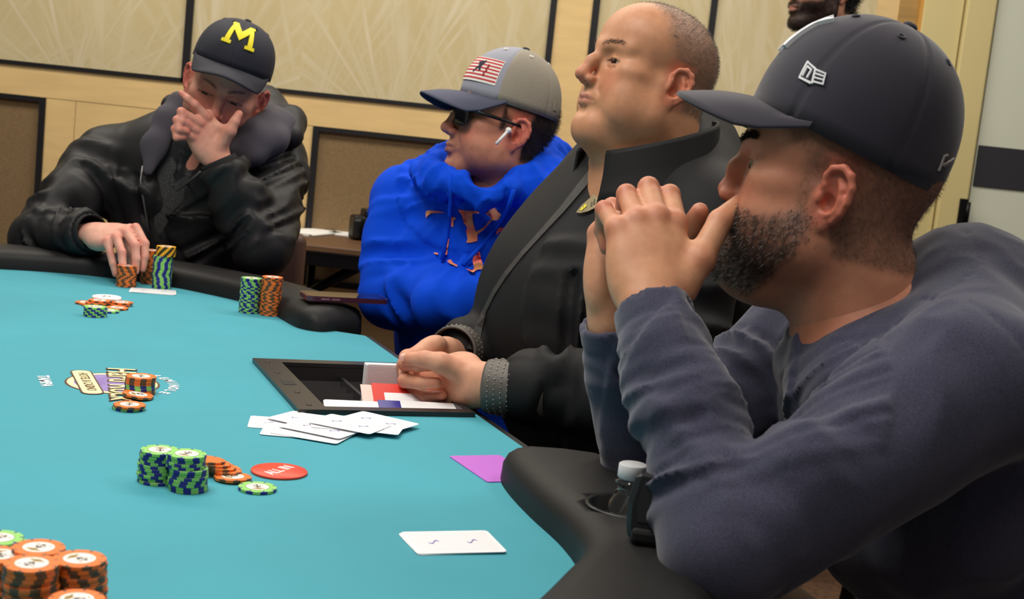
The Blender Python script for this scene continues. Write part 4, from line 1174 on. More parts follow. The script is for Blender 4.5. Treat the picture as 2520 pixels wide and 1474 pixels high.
# ------------------------------------------------------------------ baseball cap
def cap_surface(ax, ayf, ayb, hgt, e=2.25, front=0.0):
    """dome point for azimuth a (0 = front) and elevation t in 0..1"""
    def S_(a, t, off=0.0):
        t2 = t * PI / 2
        cr = abs(math.cos(t2)) ** (2 / e); ch = math.sin(t2) ** (2 / e) if t2 > 0 else 0.0
        x = math.sin(a) * (ax + off) * cr; yf = math.cos(a); y = yf * ((ayf if yf > 0 else ayb) + off) * cr
        z = (hgt + off) * ch
        y += front * ch * max(0, 1 - ch) * max(0, yf)
        return Vector((x, y, z))
    return S_
def make_cap(parent, M, mats, ax=.084, ayf=.100, ayb=.098, hgt=.122, bill=(.078, .070, .040, 0.42), e=2.25, seams=6, front=0.01, scoop=0.0, two_tone=None, bill_mat=None, sq=1.0, skirt=0.008, eyelet_mat=None):
    """mats: crown, bill, underside, stitch.  bill = length, half width, droop at the sides, pitch down"""
    S_ = cap_surface(ax, ayf, ayb, hgt, e, front)
    NA, NT = 150, 26; vs, fs, fm = [], [], []
    def pt(a, t, off):
        seam = 0.0
        ph = (a / (2 * PI) * seams) % 1.0; dd = min(ph, 1 - ph) * 2 * PI / seams
        seam = -0.0016 * math.exp(-(dd * math.cos(t * PI / 2) / .022) ** 2) * (t < .97)
        puck = 0.0009 * math.sin(a * 5 + 3 * t) * (1 - t)
        q = S_(a, t, off + seam + puck)
        if t == 0: q.z -= skirt
        return q
    for layer, off in ((0, 0.0), (1, -.0025)):
        for j in range(NT):
            t = j / (NT - 1) * 0.995
            for i in range(NA): vs.append(pt(2 * PI * i / NA, t, off))
    n0 = NA * NT
    for j in range(NT - 1):
        for i in range(NA):
            k = (i + 1) % NA
            fs.append((j * NA + i, j * NA + k, (j + 1) * NA + k, (j + 1) * NA + i)); fm.append(0 if two_tone is None else two_tone(2 * PI * (i + .5) / NA, (j + .5) / NT))
            fs.append((n0 + j * NA + i, n0 + (j + 1) * NA + i, n0 + (j + 1) * NA + k, n0 + j * NA + k)); fm.append(0)
    for i in range(NA):
        k = (i + 1) % NA; fs.append((i, n0 + i, n0 + k, k)); fm.append(0)
    fs.append([(NT - 1) * NA + i for i in range(NA)]); fm.append(0)
    vs = [M @ v for v in vs]
    crown = mesh_obj('crown', vs, fs, mats['crown'], parent, True, fm)
    # bill
    L, hw, droop, pitch = bill; NX, NY = 29, 11; bv, bf, bmi = [], [], []
    for top in (0, 1):
        for i in range(NX):
            u = i / (NX - 1) * 2 - 1
            aw = hw / (ax) ; a = math.asin(max(-1, min(1, u * min(aw, .985))))
            root = S_(a, 0.0)
            root.y -= .004
            for j in range(NY):
                w = j / (NY - 1)
                reach = L * (max(0, 1 - abs(u) ** 2.6) ** 0.55)
                y = root.y + reach * w * 1.0
                x = root.x * (1 + .05 * w)
                z = -skirt * .5 - droop * (abs(x) / hw) ** 2 * min(1, reach * w / (.55 * L)) - math.tan(pitch) * (reach * w) + .004 * math.sin(w * PI)
                bv.append(M @ Vector((x, y, z - (0.0 if top == 0 else .0036))))
    n1 = NX * NY
    for i in range(NX - 1):
        for j in range(NY - 1):
            a0 = i * NY + j
            bf.append((a0, a0 + NY, a0 + NY + 1, a0 + 1)); bmi.append(0)
            bf.append((n1 + a0, n1 + a0 + 1, n1 + a0 + NY + 1, n1 + a0 + NY)); bmi.append(1)
        a0 = i * NY + NY - 1; bf.append((a0, a0 + NY, n1 + a0 + NY, n1 + a0)); bmi.append(0)
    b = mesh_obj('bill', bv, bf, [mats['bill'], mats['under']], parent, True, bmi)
    # stitched rows along the bill
    # button and eyelets
    T = S_(0, 1.0)
    btn = lathe('button', [(0.0, -.002), (.0075, -.002), (.0078, .001), (.0055, .0038), (0.0, .0045)], mats.get('button', mats['crown']), parent, 16, M=M @ Matrix.Translation((0, T.y, hgt)))
    for k in range(6):
        a = (k + .5) * PI / 3
        p0 = S_(a, .66, .0); p1 = S_(a, .66, .01); nrm = (p1 - p0).normalized()
        R = nrm.to_track_quat('Z', 'Y').to_matrix().to_4x4()
        ring = [(Vector((.0034 * math.cos(q * PI / 6), .0034 * math.sin(q * PI / 6), .0004))) for q in range(12)]
        Mx = M @ Matrix.Translation(p0) @ R
        tube('eyelet', [Mx @ r for r in ring], .0011, eyelet_mat or mats.get('stitch', mats['crown']), parent, 6, True)
    return S_
def on_cap(name, S_, M, polys, mat_, parent, a0, t0, size, off=.0016, rot=0.0, thick=.0014, flip=1):
    """flat outlines (in units of size) laid onto the dome at azimuth a0, elevation t0, as raised embroidery"""
    c = S_(a0, t0); du = (S_(a0 + .02, t0) - S_(a0 - .02, t0)); dv = (S_(a0, min(t0 + .02, .99)) - S_(a0, t0 - .02))
    su = du.length / .04; sv = dv.length / (min(t0 + .02, .99) - t0 + .02)
    bm = bmesh.new()
    def sub(poly, n=4):
        out = []
        for i in range(len(poly)):
            p, q = poly[i], poly[(i + 1) % len(poly)]
            for k in range(n): out.append((p[0] + (q[0] - p[0]) * k / n, p[1] + (q[1] - p[1]) * k / n))
        return out
    cr, sr = math.cos(rot), math.sin(rot)
    def put(x, y, o_):
        X = (x * cr - y * sr) * size * flip; Y = (x * sr + y * cr) * size
        return M @ S_(a0 + X / su, max(0.0, min(.985, t0 + Y / sv)), o_)
    for poly in polys:
        pl = sub(poly)
        tri = tessellate_polygon([[Vector((x, y, 0)) for x, y in pl]])
        b2 = bmesh.new(); vv = [b2.verts.new((x, y, 0)) for x, y in pl]
        for t in tri:
            try: b2.faces.new([vv[i] for i in t])
            except ValueError: pass
        for _ in range(5):
            es = [e for e in b2.edges if e.calc_length() > .32]
            if not es: break
            bmesh.ops.subdivide_edges(b2, edges=es, cuts=1); bmesh.ops.triangulate(b2, faces=b2.faces[:])
        b2.verts.index_update()
        top = [bm.verts.new(put(v.co.x, v.co.y, off + thick)) for v in b2.verts]
        low = {}
        for f in b2.faces:
            try: bm.faces.new([top[v.index] for v in f.verts])
            except ValueError: pass
        for e in b2.edges:
            if len(e.link_faces) == 1:
                p, q = e.verts
                for v in (p, q):
                    if v.index not in low: low[v.index] = bm.verts.new(put(v.co.x, v.co.y, off - thick * .6 - .001))
                try: bm.faces.new((top[p.index], top[q.index], low[q.index], low[p.index]))
                except ValueError: pass
        b2.free()
    return bm_obj(name, bm, mat_, parent)
# ------------------------------------------------------------------ people: shared pieces
def V3(p): return np.array([p[0], p[1], p[2]], float)
def unit(v): v = np.asarray(v, float); return v / np.linalg.norm(v)
def head_matrix(origin, fwd, roll=0.0, scale=1.0, up=(0, 0, 1)):
    f = unit(fwd); u = np.asarray(up, float); r = unit(np.cross(f, u)); u = np.cross(r, f)
    c, s = math.cos(roll), math.sin(roll); r, u = r * c + u * s, u * c - r * s
    M = frame(origin, r * scale, f * scale, u * scale); return M
def folds(a, b, amp, n, skew=0.6, t0=0.0, t1=1.0, seed=0, side=None, sharp=0.7, wob=1.2, fade=0.08):
    """cloth ridges running round a limb from a to b"""
    a, b = V3(a), V3(b); ax = unit(b - a); L = np.linalg.norm(b - a)
    e1 = unit(np.cross(ax, (0.13, 0.31, 0.94))); e2 = np.cross(ax, e1)
    sd = None if side is None else unit(np.asarray(side, float) - ax * (np.asarray(side, float) @ ax))
    def fn(P):
        P = P.astype(float); q = P - a; t = (q @ ax) / L; ph = np.arctan2(q @ e2, q @ e1)
        c, s_ = np.cos(ph), np.sin(ph)
        u = t * n * 1.3 + skew * np.cos(ph + seed) + .35 * skew * np.sin(2 * ph + seed)
        k = np.stack([u + seed * 3.1, .45 * wob * c + seed * 1.7, .45 * wob * s_ + seed * 2.3], 1)
        s = 1 - np.sqrt((vnoise(k, 1.0) * 2 - 1) ** 2 + .006) * 2.6
        m = sstep(t0, t0 + fade, t) * sstep(t1, t1 - fade, t)
        if sd is not None:
            qq = q - np.outer(q @ ax, ax); cs = (qq @ sd) / np.maximum(np.linalg.norm(qq, axis=1), 1e-6); m = m * sstep(-.35, .5, cs)
        return -amp * m * np.clip(s, -.9, 1)
    return fn
def drape(amp, scale, seed=0.0, dirn=(1, 1, 0.35)):
    """slack cloth: soft irregular ridges"""
    d = np.array(dirn, float)
    def fn(P):
        P = P.astype(float) * d + seed
        n = vnoise(P, scale) + .5 * vnoise(P + 3.1, scale * 2.1) - .75
        r = 1 - np.abs(n) * 3.2
        return -amp * np.clip(r, -.6, 1)
    return fn
def plain_colors(n, rgb): return np.tile(np.array(lin(rgb)), (n, 1))
M_eye = mat('eye_white', (176, 164, 156), 0.25); M_iris = mat('eye_dark', (40, 28, 22), 0.15)
M_nail = mat('nail', (226, 170, 156), 0.3, coat=0.3)
def eyes(M, parent, origin, look=(0, 1, 0)):
    for s in (-1, 1):
        c = np.array([s * .0325, .0712, .0068]); d = unit(look); vs, fs, fm = [], [], []
        nu, nv = 14, 20; e1 = unit(np.cross(d, (0, 0, 1))); e2 = np.cross(d, e1)
        for i in range(nu + 1):
            th = PI * i / nu
            for k in range(nv):
                ph = 2 * PI * k / nv
                vs.append(c + .0126 * (d * math.cos(th) + (e1 * math.cos(ph) + e2 * math.sin(ph)) * math.sin(th)))
        for i in range(nu):
            for k in range(nv):
                l = (k + 1) % nv; fs.append((i * nv + k, i * nv + l, (i + 1) * nv + l, (i + 1) * nv + k)); fm.append(1 if i < 3 else 0)
        mesh_obj('eye', xf(M, np.array(vs)) - V3(origin), fs, [M_eye, M_iris], parent, True, fm)
def arc_loft(name, rings, mat_, parent, closed=True, thick=0.004, origin=(0, 0, 0), smooth=True):
    """cloth sheet through a list of rings (each a list of points), with thickness"""
    R = [np.array([V3(p) for p in r]) for r in rings]; n = len(R[0]); m = len(R)
    A = np.array(R)                                  # m x n x 3
    du = np.roll(A, -1, 1) - np.roll(A, 1, 1) if closed else np.gradient(A, axis=1)
    dv = np.gradient(A, axis=0); nr = np.cross(du, dv); nr /= np.maximum(np.linalg.norm(nr, axis=2), 1e-9)[:, :, None]
    B = A - nr * thick; vs = np.concatenate([A.reshape(-1, 3), B.reshape(-1, 3)]) - V3(origin); fs = []; N = m * n
    for i in range(m - 1):
        for k in range(n if closed else n - 1):
            l = (k + 1) % n
            fs.append((i * n + k, i * n + l, (i + 1) * n + l, (i + 1) * n + k)); fs.append((N + i * n + k, N + (i + 1) * n + k, N + (i + 1) * n + l, N + i * n + l))
    for i, rv in ((0, 1), (m - 1, 0)):
        for k in range(n if closed else n - 1):
            l = (k + 1) % n; f = (i * n + k, N + i * n + k, N + i * n + l, i * n + l); fs.append(f if rv else f[::-1])
    if not closed:
        for k, rv in ((0, 0), (n - 1, 1)):
            for i in range(m - 1):
                f = (i * n + k, N + i * n + k, N + (i + 1) * n + k, (i + 1) * n + k); fs.append(f if rv else f[::-1])
    return mesh_obj(name, vs, fs, mat_, parent, smooth)
def ribbon(name, pts, nrms, width, mat_, parent, origin=(0, 0, 0), thick=.0012):
    """flat strip following points on a surface"""
    pts = [V3(p) for p in pts]; n = len(pts); vs, fs = [], []
    for i in range(n):
        t = unit(pts[min(i + 1, n - 1)] - pts[max(i - 1, 0)]); nn = unit(nrms[i] if len(nrms) > 1 else nrms[0]); s = unit(np.cross(t, nn)); nn = np.cross(s, t)
        w = width[i] if isinstance(width, (list, tuple)) else width
        for a, b in ((-1, -1), (1, -1), (1, 1), (-1, 1)): vs.append(pts[i] + s * a * w / 2 + nn * b * thick - V3(origin))
    for i in range(n - 1):
        for k in range(4):
            l = (k + 1) % 4; fs.append((i * 4 + k, i * 4 + l, i * 4 + 4 + l, i * 4 + 4 + k))
    fs.append((3, 2, 1, 0)); fs.append(tuple((n - 1) * 4 + k for k in range(4)))
    return mesh_obj(name, vs, fs, mat_, parent)
def project(S, pts, toward, off=.001, steps=70):
    """walk points along a direction until they meet the sculpted surface"""
    P = np.array([V3(p) for p in pts]); d = unit(toward); P = P - d * .15
    for _ in range(steps):
        v = S.value(P) - off; P = P + d * np.clip(v, -.02, .05)[:, None] * .7
    e = .002; N = np.stack([S.value(P + e * np.eye(3)[i]) - S.value(P - e * np.eye(3)[i]) for i in range(3)], 1)
    N = N / np.maximum(np.linalg.norm(N, axis=1), 1e-9)[:, None]
    return P, N
def view_dir(p): return unit(V3(p) - np.array([0, 0, CAM_Z]))
M_skin = attr_material('skin', 0.52, 0.40, sss=0.10, bump=0.22, bscale=520, bdist=.0006, var=.07, vscale=90)
M_shoe = mat('black_shoe', (24, 22, 22), 0.5); M_trouser = mat('dark_trousers', (34, 34, 40), 0.85)
M_chairfab = mat('brown_chair_vinyl', (84, 58, 46), 0.5); M_chairleg = mat('chair_metal', (40, 36, 34), 0.4, metal=0.7)
def lower_body(parent, origin, hip, fwd, knee_out=.10, h=.012, r=.085):
    """seated legs with shoes, as a pair of trousers on the figure"""
    f = unit((fwd[0], fwd[1], 0)); s = np.array([f[1], -f[0], 0]); hip = V3(hip); S = Sculpt()
    S.ell(hip, (.17, .17, .13), .03)
    for k in (-1, 1):
        a = hip + s * k * .09; b = a + f * .40 + s * k * knee_out * .5; b[2] = .50; c = b + f * .03; c[2] = .08
        S.cone(a, b, r, r * .78, .03); S.cone(b, c, r * .75, r * .55, .02)
        sh = Sculpt(); sh.ell(c + f * .06 + np.array([0, 0, -.035]), (.05, .13, .045), .01, np.stack([s, f, np.array([0, 0, 1.0])], 1)); sh.halfspace((0, 0, .002), (0, 0, -1))
        v, q = sh.mesh(.012); np_obj('shoe', v, q, M_shoe, parent, origin=origin)
    v, q = S.mesh(h); return np_obj('trousers', v, q, M_trouser, parent, origin=origin)
def chair(pos, fwd, label, back_h=.88, back_w=.44, seat_z=.45):
    f = unit((fwd[0], fwd[1], 0)); rz = math.atan2(f[1], f[0]) - PI / 2
    c = tag(empty('chair', (pos[0], pos[1], 0), rz), label, 'chair')
    box_obj('seat', (-.22, -.22, seat_z - .075), (.22, .22, seat_z), M_chairfab, c, .025, 3, smooth=True)
    box_obj('backrest', (-back_w / 2, -.30, seat_z + .08), (back_w / 2, -.245, back_h), M_chairfab, c, .025, 3, smooth=True)
    for sx in (-.19, .19):
        tube('leg', [(sx, .19, seat_z - .06), (sx, .20, 0)], .013, M_chairleg, c)
        tube('leg', [(sx, -.20, 0), (sx, -.22, seat_z - .06)], .013, M_chairleg, c)
        tube('back_post', [(sx, -.22, seat_z - .06), (sx, -.25, seat_z + .2)], .013, M_chairleg, c)
    return c
# ------------------------------------------------------------------ man in navy cap and heathered long-sleeved shirt (right)
PX0 = lambda x, y, Y: V3(at(x, y, Y))
def build_right_man():
    P = lambda x, y, Y: V3(at(x, y, Y))
    f = unit((-.945, .28, .13)); sc = .99
    r = unit(np.cross(f, (0, 0, 1)))
    earL = P(2030, 468, 1.27); origin = earL + r * .080 * sc
    HM = head_matrix(origin, f, 0.0, sc)
    root = tag(empty('person', (.60, 1.36, 0)), 'man in navy cap and blue-grey long-sleeved shirt, hands clasped at his mouth', 'person'); O = V3(root.location)
    # ---- head
    S = make_head(dict(w=1.04, jaw=1.08, fat=.006, neck=.064, neck_b=.074, neck_to=(0, -.085, -.165), dbl=.004, lids=.55, nape=1, ear=.98, nose=.84, brow=1.1, chin=.002))
    v, q = S.mesh(.0026)
    x, y, z = v[:, 0], v[:, 1], v[:, 2]
    def hairmask(v):
        x, y, z = v[:, 0], v[:, 1], v[:, 2]; n = (vnoise(v, 300) - .5) * .25
        line = np.where(y > -.005, .035 + (y - .02) * 0.2, -.052)
        side = sstep(.058, .040, y) * sstep(line - .012, line + .012, z + n * .02)
        sb = sstep(.036, .014, y) * sstep(-.004, .006, y) * sstep(-.05, -.03, z)          # sideburn
        back = sstep(-.014, -.026, y) * sstep(-.070, -.056, z)
        notear = 1 - sstep(.0775, .0795, np.abs(x) + .05 * np.clip(-z, 0, 1)) * sstep(.048, .040, np.abs(z + .008)) * sstep(.034, .028, np.abs(y + .016))
        return np.clip(np.maximum(np.maximum(side, sb), back), 0, 1) * (.62 + n) * notear
    def beardmask(v):
        x, y, z = v[:, 0], v[:, 1], v[:, 2]; n = (vnoise(v, 350) - .5) * .3
        low = sstep(-.028, -.050, z + np.clip(.055 - y, 0, 1) * -.35 + n * .02)
        e_ = .000 + np.clip(-.050 - z, 0, 1) * .60
        jaw = sstep(-.130, -.110, z + (.06 - y) * .30) * low * sstep(e_ - .008, e_ + .014, y)
        mo = np.exp(-((x / .026) ** 4 + ((z + .046) / .008) ** 4)) * (y > .08)
        lipz = np.exp(-((x / .021) ** 4 + ((z + .0600) / .0075) ** 4)) * (y > .084)
        return np.clip(np.maximum(jaw, mo) * (1 - lipz), 0, 1) * (.72 + n)
    C = skin_colors(v, (196, 134, 104), (186, 92, 74), .8, hairmask, (88, 66, 54), beardmask, (74, 58, 52), lips=(168, 100, 90), brows=1.0, browcol=(30, 22, 20), lids=.55)
    nrm = vnormals(v, q)
    parts = [(xf(HM, v), q, C)]
    # ---- left hand, back towards the camera, thumb to the lips
    W = P(1605, 752, 1.265); mc = P(1597, 548, 1.315); X = unit(mc - W); Yd = P(1690, 548, 1.335) - P(1500, 590, 1.305); Yd = unit(Yd - X * (Yd @ X)); Z = np.cross(X, Yd)
    if Z[1] > 0: Z = -Z
    hs = 1.05; LM = frame(W, X * hs, Yd * hs, Z * hs); LI = np.linalg.inv(np.array(LM))
    tl_ = [xf(LI, P(*t)[None])[0] for t in ((1675, 705, 1.29), (1722, 640, 1.30), (1772, 545, 1.325), (1826, 497, 1.350))]
    Hs, J = make_hand({'index': (24, 100, 60), 'middle': (26, 102, 60), 'ring': (28, 100, 60), 'pinky': (30, 92, 50)}, spread={'index': 3, 'middle': 0, 'ring': -4, 'pinky': -14}, thumb=tl_, forearm=.10, fr=.028, Rw=.026, fat=1.10, to=xf(LI, P(1775, 1345, 1.085)[None])[0])
    hv, hq = Hs.mesh(.0024); hc = hand_colors(hv, J, (206, 150, 114), (184, 100, 78), 1.35)
    parts.append((xf(LM, hv), hq, hc))
    # ---- right hand behind it
    W2 = P(1512, 775, 1.375); mc2 = P(1530, 610, 1.405); X2 = unit(mc2 - W2); Y2 = P(1660, 560, 1.41) - P(1470, 600, 1.36); Y2 = unit(Y2 - X2 * (Y2 @ X2)); Z2 = np.cross(X2, Y2)
    if Z2[1] < 0: Z2 = -Z2
    RM = frame(W2, X2 * hs, Y2 * hs, Z2 * hs); RI = np.linalg.inv(np.array(RM))
    tr_ = [xf(RI, P(*t)[None])[0] for t in ((1560, 700, 1.36), (1640, 630, 1.37), (1700, 560, 1.365), (1722, 520, 1.355))]
    Hs2, J2 = make_hand({'index': (62, 80, 40), 'middle': (62, 84, 40), 'ring': (60, 84, 40), 'pinky': (56, 80, 40)}, thumb=tr_, forearm=.10, fr=.027, Rw=.025, fat=1.05, to=xf(RI, P(1600, 1180, 1.42)[None])[0])
    hv2, hq2 = Hs2.mesh(.0028); parts.append((xf(RM, hv2), hq2, hand_colors(hv2, J2, (204, 148, 114), (190, 108, 88))))
    # ---- torso under the shirt
    shL = P(2380, 945, 1.165); shR = P(1985, 830, 1.52); elL = P(1775, 1362, 1.085); elR = P(1600, 1180, 1.42); wrL = W; wrR = W2
    lat = unit(shR - shL); lat[2] = 0; lat = unit(lat); fw = np.array([-lat[1], lat[0], 0]);
    if fw[0] > 0: fw = -fw
    chest = np.array([.465, 1.345, .875]); Rb = np.stack([fw, lat, np.array([0, 0, 1.0])], 1)
    lean = np.array([[math.cos(.38), 0, -math.sin(.38)], [0, 1, 0], [math.sin(.38), 0, math.cos(.38)]]); Rl = Rb @ lean
    c7 = P(2350, 632, 1.355)
    def torso(S, d=0.0, arms=True):
        S.ell(chest, (.120 - d, .190 - d, .180 - d), .03, Rl)
        S.ell((.58, 1.345, .66), (.150 - d, .190 - d, .21 - d), .06, Rl)
        S.cone(c7 + np.array([.015, -.01, -.035]), shL + np.array([0.01, .035, .01]), .060 - d, .062 - d, .05); S.ell(PX0(2110, 925, 1.33), (.075 - d, .13 - d, .075 - d), .06)
        S.cone(c7 + np.array([.02, 0, -.05]), shR, .062 - d, .060 - d, .05)
        S.cone(c7 + np.array([.03, .0, -.07]), chest, .075 - d, .10 - d, .05)
        if arms:
            S.cone(shL, elL, .076 - d, .052 - d, .012); S.cone(shR, elR, .066 - d, .052 - d, .03)
        return S
    B = torso(Sculpt(), .010)
    B.cone(xf(HM, np.array([[0, -.06, -.12]]))[0], chest + np.array([-.06, 0, .09]), .062, .07, .05)
    bv, bq = B.mesh(.007); parts.append((bv, bq, plain_colors(len(bv), (190, 124, 96))))
    V, Q, CC = join_meshes(parts)
    body = np_obj('body', V, Q, M_skin, root, CC, O)
    eyes(HM, root, O, (-.05, 1, -.05))
    nail('thumbnail', J, 'thumb', LM, M_nail, root, side=(0.3, .9, -.2), w=.0066, origin=O)
    # ---- shirt
    M_shirt = mat('heathered_navy_knit', (66, 67, 90), 0.9, rgb2=(44, 45, 64), vscale=520, stretch=(1, 1, 3.0), bump=0.25, bscale=900, sheen=0.25, bdist=.0006)
    T = torso(Sculpt(), 0.0)
    fl = unit(wrL - elL); fr_ = unit(wrR - elR)
    T.cone(elL, wrL - fl * .012, .053, .0400, .008); T.cone(elR, wrR - fr_ * .01, .052, .040, .018)
    side_l = np.array([-.3, -1, .2])
    T.disp(folds(elL, wrL, .0060, 11, .50, .10, .88, seed=1.3, wob=1.1), (elL + wrL) / 2, .19)
    T.disp(folds(shL, elL, .0055, 7.0, .7, .42, 1.02, seed=4.1, side=(-.8, .2, .6), wob=1.6), (elL + shL) / 2, .22)
    T.disp(folds(elL, wrL, .0022, 20, .8, .10, .90, seed=9.3, wob=1.3), (elL + wrL) / 2, .19)
    T.disp(folds(shL, elL, .0018, 15, .9, .42, 1.0, seed=6.6, wob=1.4, side=(-.8, .1, .6)), (elL + shL) / 2, .22)
    T.disp(folds(elR, wrR, .0045, 7.0, .5, .1, .84, seed=2.2), (elR + wrR) / 2, .17)
    T.disp(folds(shR, elR, .007, 8.0, .7, .2, 1.0, seed=7.7), (elR + shR) / 2, .2)
    T.disp(drape(.0045, 12, 2.0, (1, 1.6, .5)), chest, .36)
    # deep creases in the crook of the arm
    crook = P(1850, 1150, 1.03)
    for a_, b_ in (((1840, 1148), (1700, 1260)), ((1842, 1165), (1745, 1330)), ((1850, 1130), (1760, 1075)), ((1846, 1175), (1835, 1330))):
        A_ = P(a_[0], a_[1], 1.02); B_ = P(b_[0], b_[1], 1.00)
        T.cone(A_, B_, .0075, .003, .010, 'cut')
    # cuffs: a hem step and the opening
    for el_, wr_, d_, rr in ((elL, wrL, fl, .0415), (elR, wrR, fr_, .040)):
        T.cone(wr_ - d_ * .016, wr_ + d_ * .10, rr * .80, rr * .9, .002, 'cut')
        nb = wr_ - d_ * .004
        T.ops.append(('cut', (lambda p0, n0: (lambda Pq: np.maximum(-((Pq - p0) @ n0), np.linalg.norm(Pq - p0, axis=1) - .09)))(nb.astype(F32), d_.astype(F32)), npv(nb), F32(.12), F32(.002)))
        def hem(Pq, wr_=wr_, d_=d_): t = ((Pq - wr_) @ d_); return .0018 * np.exp(-((t + .031) / .0022) ** 2)
        T.disp(hem, wr_, .075)
    # neckline
    n1, n2, n3, n4 = P(2346, 585, 1.36), P(2195, 715, 1.255), P(2062, 832, 1.29), P(1935, 692, 1.45)
    cen = (n1 + n2 + n3 + n4) / 4; nn = unit(np.cross(n3 - n1, n4 - n2)); nn = nn if nn[2] > 0 else -nn
    ax1 = unit(n1 - n3); ax2 = np.cross(nn, ax1); Rn = np.stack([ax1, ax2, nn], 1)
    half1 = np.linalg.norm(n1 - n3) / 2; half2 = np.linalg.norm(n2 - n4) / 2
    T.ell(cen + nn * .045, (half1 * 1.02, half2 * .95, .050), .004, Rn, 'cut')
    def collar(Pq): q_ = (Pq - cen) @ Rn; e_ = np.sqrt((q_[:, 0] / half1) ** 2 + (q_[:, 1] / half2) ** 2); return .0018 * np.exp(-((e_ - 1.20) / .015) ** 2)
    T.disp(collar, cen, .16)
    # shoulder seam
    def seam(Pq): q_ = (Pq - (shL + np.array([.02, .05, 0]))) @ unit(shL - elL + np.array([0.0, -.02, 0])); return .0022 * np.exp(-((q_ - .005) / .0025) ** 2)
    T.disp(seam, shL, .10)
    tv, tq = T.mesh(.0042)
    np_obj('shirt', tv, tq, M_shirt, root, origin=O)
    # ---- beard, brows
    MB = [mat('beard_dark', (40, 32, 30), 0.7), mat('beard_brown', (86, 66, 54), 0.7), mat('beard_grey', (176, 168, 160), 0.6)]
    rs_ = np.random.RandomState(2); bmask = beardmask(v) > rs_.uniform(.12, .70, len(v))
    fl_ = lambda p: np.tile(np.array([0, .25, -1.0]), (len(p), 1)) + np.stack([p[:, 0] * 3, np.zeros(len(p)), np.zeros(len(p))], 1)
    wp, wn = v[bmask], nrm[bmask]
    o = strands('beard', xf(HM, wp), wn @ np.array(HM)[:3, :3].T / sc, (lambda p: np.tile(np.array(HM)[:3, :3] @ np.array([0, .35, -1.0]), (len(p), 1))), .0065, MB, root, 9000, 3, .00017, .38, O, .35, [.50, .36, .14]); tag(o, kind='stuff')
    chin = (np.abs(x) < .05) & (y > .045) & (z < -.080) & (z > -.118)
    o = strands('beard', xf(HM, v[chin]), nrm[chin] @ np.array(HM)[:3, :3].T / sc, (lambda p: np.tile(np.array(HM)[:3, :3] @ np.array([0, .5, -.9]), (len(p), 1))), .0075, [MB[2], MB[0]], root, 2400, 13, .00016, .35, O, .5, [.6, .4]); tag(o, kind='stuff')
    t = (np.abs(x) - .010) / .040; zc = .0285 + .0075 * np.sin(np.clip(t, 0, 1) * 2.2)
    bm_ = (t > 0) & (t < 1.0) & (np.abs(z - zc) < .0035) & (y > .05)
    for s in (-1, 1):
        ms = bm_ & (np.sign(x) == s)
        o = strands('eyebrow', xf(HM, v[ms]), nrm[ms] @ np.array(HM)[:3, :3].T / sc, np.array(HM)[:3, :3] @ np.array([s * 1.0, -.3, .25]), .009, mat('brow_black', (26, 20, 20), .7), root, 500, 5, .00022, .2, O, .25); tag(o, kind='stuff')
    hm = hairmask(v) > rs_.uniform(.15, .60, len(v))
    o = strands('hair', xf(HM, v[hm]), nrm[hm] @ np.array(HM)[:3, :3].T / sc, np.array(HM)[:3, :3] @ np.array([0, -.6, -.8]), .0040, [mat('hair_brown', (84, 64, 52), .7), MB[2]], root, 14000, 8, .00010, .3, O, .5, [.93, .07]); tag(o, kind='stuff')
    lower_body(root, O, (.64, 1.345, .52), fw)
    chair((.66, 1.345), fw, 'chair the bearded man in navy cap sits on', back_h=.80)
    # ---- cap (worn: its own thing)
    cap = tag(empty('baseball_cap', origin + np.array([0, 0, .05])), 'navy cap with white interlocked letters, worn by the bearded man', 'cap'); CO = V3(cap.location)
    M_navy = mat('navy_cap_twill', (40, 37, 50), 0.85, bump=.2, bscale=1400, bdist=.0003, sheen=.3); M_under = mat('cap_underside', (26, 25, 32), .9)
    M_emb = mat('white_thread', (228, 228, 232), .7, bump=.3, bscale=1500)
    cb = origin + head_dir(HM, (0, -.002, .054))
    fc = unit((-.945, .28, .40))
    CMx = Matrix.Translation(-Vector(CO)) @ head_matrix(cb, fc, 0.0, 1.0)
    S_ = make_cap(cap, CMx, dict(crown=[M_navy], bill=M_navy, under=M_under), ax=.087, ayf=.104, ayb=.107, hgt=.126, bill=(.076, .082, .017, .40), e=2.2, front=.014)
    ny = [[(-.55, .9), (-.40, .95), (.35, -.85), (.20, -.95)], [(-.52, .9), (-.36, .9), (-.40, -.9), (-.58, -.9)], [(.30, .95), (.46, .9), (.40, -.9), (.22, -.9)],
          [(-.85, .7), (-.68, .8), (.02, .05), (-.08, -.08)], [(.85, .75), (.68, .85), (-.06, .05), (.06, -.08)], [(-.08, .05), (.09, .05), (.09, -1.1), (-.08, -1.1)]]
    on_cap('letter_emblem', S_, CMx, ny, M_emb, cap, -.16, .40, .030, flip=-1, thick=.002)
    fl1 = [[(-.9, .9), (-.72, .92), (-.92, -.55), (-1.05, -.5)], [(-1.05, -.55), (-1.0, -.40), (.15, -.75), (.1, -.92)], [(-.9, .95), (-.86, .80), (.10, .22), (.16, .38)], [(.02, .30), (.16, .36), (.30, -.86), (.14, -.85)],
           [(-.72, .50), (-.60, .55), (-.72, -.35), (-.84, -.32)], [(-.66, .38), (-.62, .52), (-.18, .28), (-.16, .12)], [(-.28, .22), (-.14, .26), (-.28, -.46), (-.42, -.44)],
           [(.14, .34), (.16, .20), (1.0, .02), (1.0, .12)], [(.18, .02), (.18, -.10), (1.02, -.22), (1.02, -.12)], [(.20, -.30), (.20, -.42), (1.04, -.50), (1.04, -.40)], [(.22, -.62), (.22, -.76), (1.08, -.84), (1.08, -.72)], [(.96, .12), (1.06, .12), (1.12, -.84), (1.0, -.84)]]
